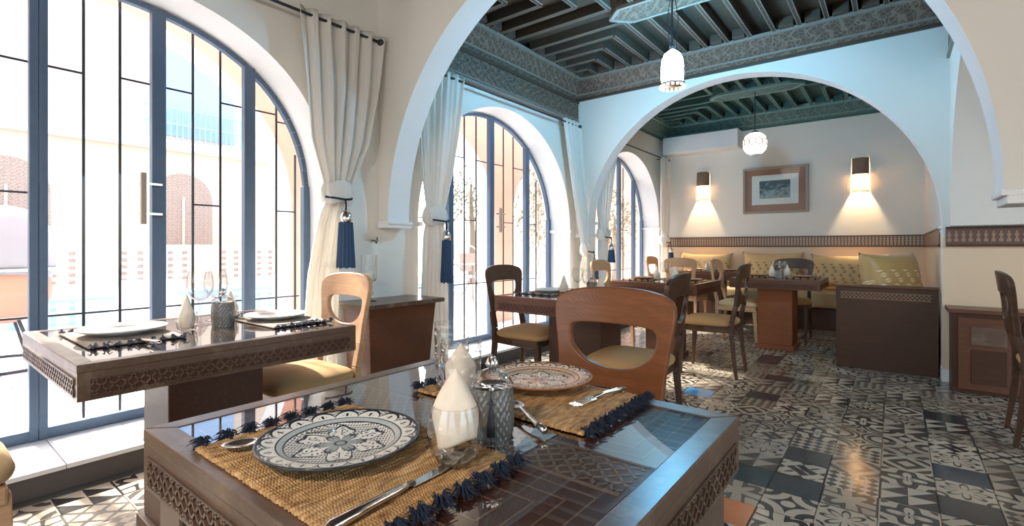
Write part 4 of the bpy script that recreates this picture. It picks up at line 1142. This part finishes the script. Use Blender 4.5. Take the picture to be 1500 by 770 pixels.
def setting(tb, nm, ends, jar_at=None, pl_='plate_pale', bodym='marble', wine=True, sm='straw_grey'):
    x0, x1, y0, y1 = tb; cx, cy = (x0+x1)/2, (y0+y1)/2
    for e in ends:
        if e in 'LR': px, py, rz = (x0+.19 if e == 'L' else x1-.19), cy, R(90)
        else: px, py, rz = cx, (y0+.19 if e == 'N' else y1-.19), 0
        sd = {'L': 'left', 'R': 'right', 'N': 'near', 'F': 'far'}[e]
        placemat(px, py, HT+.001, .20, .14, rz, 'dark woven placemat on the %s side of the %s' % (sd, nm), False, sm, ntas=5)
        plate(px, py, HT+.0055, 'plate on the %s side of the %s' % (sd, nm), pl_, bodym, .98, 36)
        ux, uy = (1, 0) if e == 'L' else (-1, 0) if e == 'R' else (0, 1) if e == 'N' else (0, -1)
        nap_glass(px+ux*.17+uy*.09, py+uy*.17-ux*.09, HT-.003, 'glass with pointed napkin on the %s side of the %s' % (sd, nm))
        if wine: wine_glass(px+ux*.19-uy*.06, py+uy*.19+ux*.06, HT-.003, 'wine glass on the %s side of the %s' % (sd, nm))
    jx, jy = jar_at or (cx, cy)
    jar(jx, jy, HT-.003, 'small lidded jar in the middle of the %s' % nm, .95, False)
setting(T3, 'table by the second window', 'LR', (-1.72, 3.14))
setting(T4, 'table under the far arch', 'LR', (-1.80, 5.05), 'plate_rust', 'rim_rust', sm='straw')
setting(T5, 'pedestal table', 'LR', (-.97, 5.87), 'plate_rust', 'rim_rust', sm='straw')
setting(T6, 'far corner table', 'NF' if False else 'LR', (-2.0, 7.32), 'plate_rust', 'rim_rust', sm='straw')

# ------------------------------------------------------------------ outside: terrace, arcade, pool, courtyard buildings
gr = MB().box(-34, -3.46, -22, 30, -.12, -.02).make('ground', 'paver_bed'); gr['kind'] = 'structure'
pv = None; n = 0
for i in range(9):
    for j in range(0, 24):
        x = -3.66-.40*i; y = -1.6+.40*j+(.2 if i % 2 else 0)
        if x < -4.45 and x > -4.9: pass
        if pv is None: pv = MB().box(-.197, .197, -.197, .197, -.02, 0).make('paving_slab', 'paver', gr, loc=(x, y, 0), bevel=.004)
        else: link('paving_slab', pv.data, gr, (x, y, 0), bevel=.004)
MB().box(-34, -7.07, -22, 30, -.021, -.002).make('far_paving', 'paver', gr)
MB().box(-7.06, -3.47, 8.1, 30, -.021, -.002).make('far_paving', 'paver', gr)
MB().box(-7.06, -3.47, -22, -1.85, -.021, -.002).make('far_paving', 'paver', gr)
ar = arch_wall('wall_arcade', 'X', -4.52, -4.80, -3.2, 8.9, 3.7, [(-2.1, 1.0, 1.0, 1.45, 2, 0), (.95, 1.43, 1.40, 1.45, 2, 0), (4.05, 1.33, 1.30, 1.45, 2, 0), (7.1, 1.30, 1.28, 1.45, 2, 0)], ['salmon', 'plaster_white'])
# pool
pool = thing('swimming_pool', 'pale blue swimming pool in the courtyard outside', 'pool', (-10.6, 4.2, 0))
MB().box(-2.4, 2.4, -5.5, 5.0, -.001, .035).make('water_surface', 'water', pool)
for (p, q, r_, s_) in ((-2.75, -2.4, -5.85, 5.35), (2.4, 2.75, -5.85, 5.35), (-2.4, 2.4, -5.85, -5.5), (-2.4, 2.4, 5.0, 5.35)):
    MB().box(p, q, r_, s_, -.001, .09).make('coping', 'paver', pool, bevel=.01)
# house across the pool
hb = thing('courtyard_house', 'sand-coloured house across the pool with arched doorway and blue balcony', 'building', (-17, 4, 0))
MB().box(-.6, 0, -16, 7.5, 0, 8.5).make('facade', 'sand', hb)
MB().box(0, .35, -16, 7.5, 3.95, 4.15).make('cornice', 'plaster_white', hb, bevel=.03)
for yc in (-10.5, -6.2, -2.2, 1.55, 5.2):
    m = MB(); P = [(yc-.8, .1)]+[(yc-.8*math.cos(math.pi*k/20), 2.5+.8*math.sin(math.pi*k/20)) for k in range(21)]+[(yc+.8, .1)]
    m.prism(P, .0, .06, 'X'); d = m.make('carved_doorway', 'carved_door', hb)
    MB().box(.05, .10, yc-.03, yc+.03, .1, 2.6).make('door_stile', 'sand', d)
for yc in (-6, 1.9):
    m = MB(); P = [(yc-1.1, 4.4)]+[(yc-1.1*math.cos(math.pi*k/20), 6.2+1.0*math.sin(math.pi*k/20)) for k in range(21)]+[(yc+1.1, 4.4)]
    m.prism(P, .0, .05, 'X'); m.make('balcony_window', 'blue_paint', hb)
    m = MB()
    for k in range(19): m.bar((.33, yc-1.35+k*.15, 4.2), (.33, yc-1.35+k*.15, 5.15), .03)
    for z in (4.2, 5.15, 4.7): m.bar((.33, yc-1.4, z), (.33, yc+1.4, z), .05)
    m.make('balcony_railing', 'blue_paint', hb)
    MB().box(0, .42, yc-1.5, yc+1.5, 4.1, 4.2).make('balcony_slab', 'plaster_white', hb)
pw = thing('garden_wall', 'low perforated garden wall behind the pool', 'wall', (-15.2, 3, 0))
MB().box(-.1, 0, -9, 8, 0, 1.15).make('wall_body', 'sand', pw)
m = MB()
for i in range(50):
    if i % 7 in (5, 6): continue
    for j in range(5): m.box(0, .02, -8.6+i*.33, -8.6+i*.33+.11, .22+j*.17, .22+j*.17+.08)
m.make('wall_openings', 'carved_door', pw, kind='stuff')
# house beyond the last window
h2 = thing('rose_house', 'rose-coloured house with tall slatted windows beyond the last window', 'building', (-7.6, 15.5, 0))
MB().box(-4.2, 4.4, 0, .5, 0, 8).make('facade', 'salmon', h2)
for i in range(9):
    for j in range(3):
        x = -3.7+i*.88; z = .35+j*1.35
        w_ = MB().box(x, x+.5, -.07, 0, z, z+1.0).make('window', 'carved_door', h2)
        MB().box(x+.22, x+.28, -.09, -.06, z, z+1.0).make('mullion', 'white_paint', w_)
# plants
def tree(x, y, h, r, label, nl=900, name='garden_tree', base=.0):
    t = thing(name, label, 'tree', (x, y, 0), 0, 'trees in the courtyard')
    MB().tube([(0, 0, 0), (.05, .03, h*.35), (-.04, .05, h*.62), (.0, .0, h*.8)], [.11, .085, .06, .03], 8).make('trunk', 'bark', t, smooth=True)
    m = MB()
    for k in range(nl):
        a = rnd.uniform(0, 6.283); p = rnd.uniform(-1, 1); q = r*(rnd.random()**.4); s_ = math.sqrt(1-p*p)
        c = Vector((q*s_*math.cos(a), q*s_*math.sin(a), base+h*.72+q*p*1.15)); L = rnd.uniform(.10, .22); w_ = L*.3
        d = Vector((rnd.uniform(-1, 1), rnd.uniform(-1, 1), rnd.uniform(-.9, .5))).normalized(); sd = d.cross(Vector((rnd.random(), .3, 1))).normalized()
        v = [m.bm.verts.new(c-d*L/2), m.bm.verts.new(c+sd*w_/2), m.bm.verts.new(c+d*L/2), m.bm.verts.new(c-sd*w_/2)]; m.face(v)
    m.make('foliage', 'leaf', t, kind='stuff')
tree(-9.9, 10.7, 3.7, .85, 'slender garden tree seen through the left half of the second window')
tree(-7.0, 10.6, 2.9, 1.1, 'bushy garden tree seen through the right half of the second window', 1200)
tree(-6.0, 12.2, 2.4, .8, 'garden tree in front of the rose-coloured house', 800)
# iron garden chairs with woven panels and a bistro table
def garden_chair(x, y, rz, label):
    t = thing('garden_chair', label, 'chair', (x, y, 0), R(rz), 'white iron garden chairs on the terrace')
    MB().tube([(-.22, -.2, .45), (-.24, -.26, .95), (-.12, -.28, 1.08), (0, -.29, 1.14), (.12, -.28, 1.08), (.24, -.26, .95), (.22, -.2, .45)], .014, 8).make('back_frame', 'iron_white', t, smooth=True)
    MB().box(-.19, .19, -.26, -.24, .55, .95).make('woven_back', 'wicker', t)
    MB().box(-.24, .24, -.22, .24, .43, .47).make('seat', 'iron_white', t, bevel=.01)
    for s_ in (-1, 1):
        for yy in (-.2, .2): MB().tube([(s_*.21, yy, .44), (s_*.24, yy*1.2, 0)], .013, 6).make('leg', 'iron_white', t)
    return t
garden_chair(-7.35, 7.7, 200, 'woven-back garden chair seen left of the terrace table')
garden_chair(-5.9, 7.9, 140, 'woven-back garden chair seen right of the arcade pier')
bt = thing('terrace_table', 'light iron terrace table with curved legs outside the second window', 'table', (-6.75, 7.35, 0))
MB().box(-.35, .35, -.35, .35, .72, .745).make('table_top', 'rail_wood', bt, bevel=.006)
for k in range(4):
    a = k*math.pi/2+.78; c_, s_ = math.cos(a), math.sin(a)
    MB().tube([(.33*c_, .33*s_, .72), (.12*c_, .12*s_, .5), (.08*c_, .08*s_, .35), (.16*c_, .16*s_, .2), (.32*c_, .32*s_, .0)], .011, 6).make('leg', 'rail_wood', bt, smooth=True)
# round egg chair at the far left
ec = thing('egg_chair', 'round pod chair with peach cushion on a thin metal frame, far left outside', 'chair', (-6.35, .62, 0), R(0))
MB().puff(.40, .40, .44, 0, 0, 1.02, e=1, n=28, m=16).make('pod_shell', 'pod_grey', ec, smooth=True)
MB().puff(.36, .36, .30, .05, .0, .70, e=1, n=24, m=12).make('pod_cushion', 'pod_peach', ec, smooth=True)
MB().tube([(.41*math.cos(k*math.pi/12), .41*math.sin(k*math.pi/12), .88) for k in range(25)], .016, 6).make('ring', 'silver', ec, smooth=True)
for k in range(3):
    a = k*2.094+.5; MB().tube([(.2*math.cos(a), .2*math.sin(a), .5), (.46*math.cos(a), .46*math.sin(a), .02)], .014, 6).make('leg', 'iron', ec)
MB().tube([(.47*math.cos(k*math.pi/12), .47*math.sin(k*math.pi/12), .02) for k in range(25)], .014, 6).make('foot_ring', 'iron', ec, smooth=True)
def lounger(x, y, rz, label):
    t = thing('sun_lounger', label, 'lounger', (x, y, 0), R(rz), 'white loungers by the pool')
    MB().box(-.33, .33, -.9, .55, .26, .33).make('mattress', 'lounger', t, bevel=.03)
    m = MB(); m.bar((0, .52, .31), (0, .98, .62), .66, .07, up=(0, 0, 1)); m.make('backrest', 'lounger', t, bevel=.02)
    for s_ in (-1, 1):
        for yy in (-.8, .45): MB().box(s_*.29-.03, s_*.29+.03, yy-.03, yy+.03, 0, .27).make('leg', 'iron_white', t)
lounger(-7.1, 1.9, 70, 'white sun lounger nearer the house, beside the pool edge')
lounger(-7.1, 3.9, 70, 'white sun lounger farther along the pool edge')
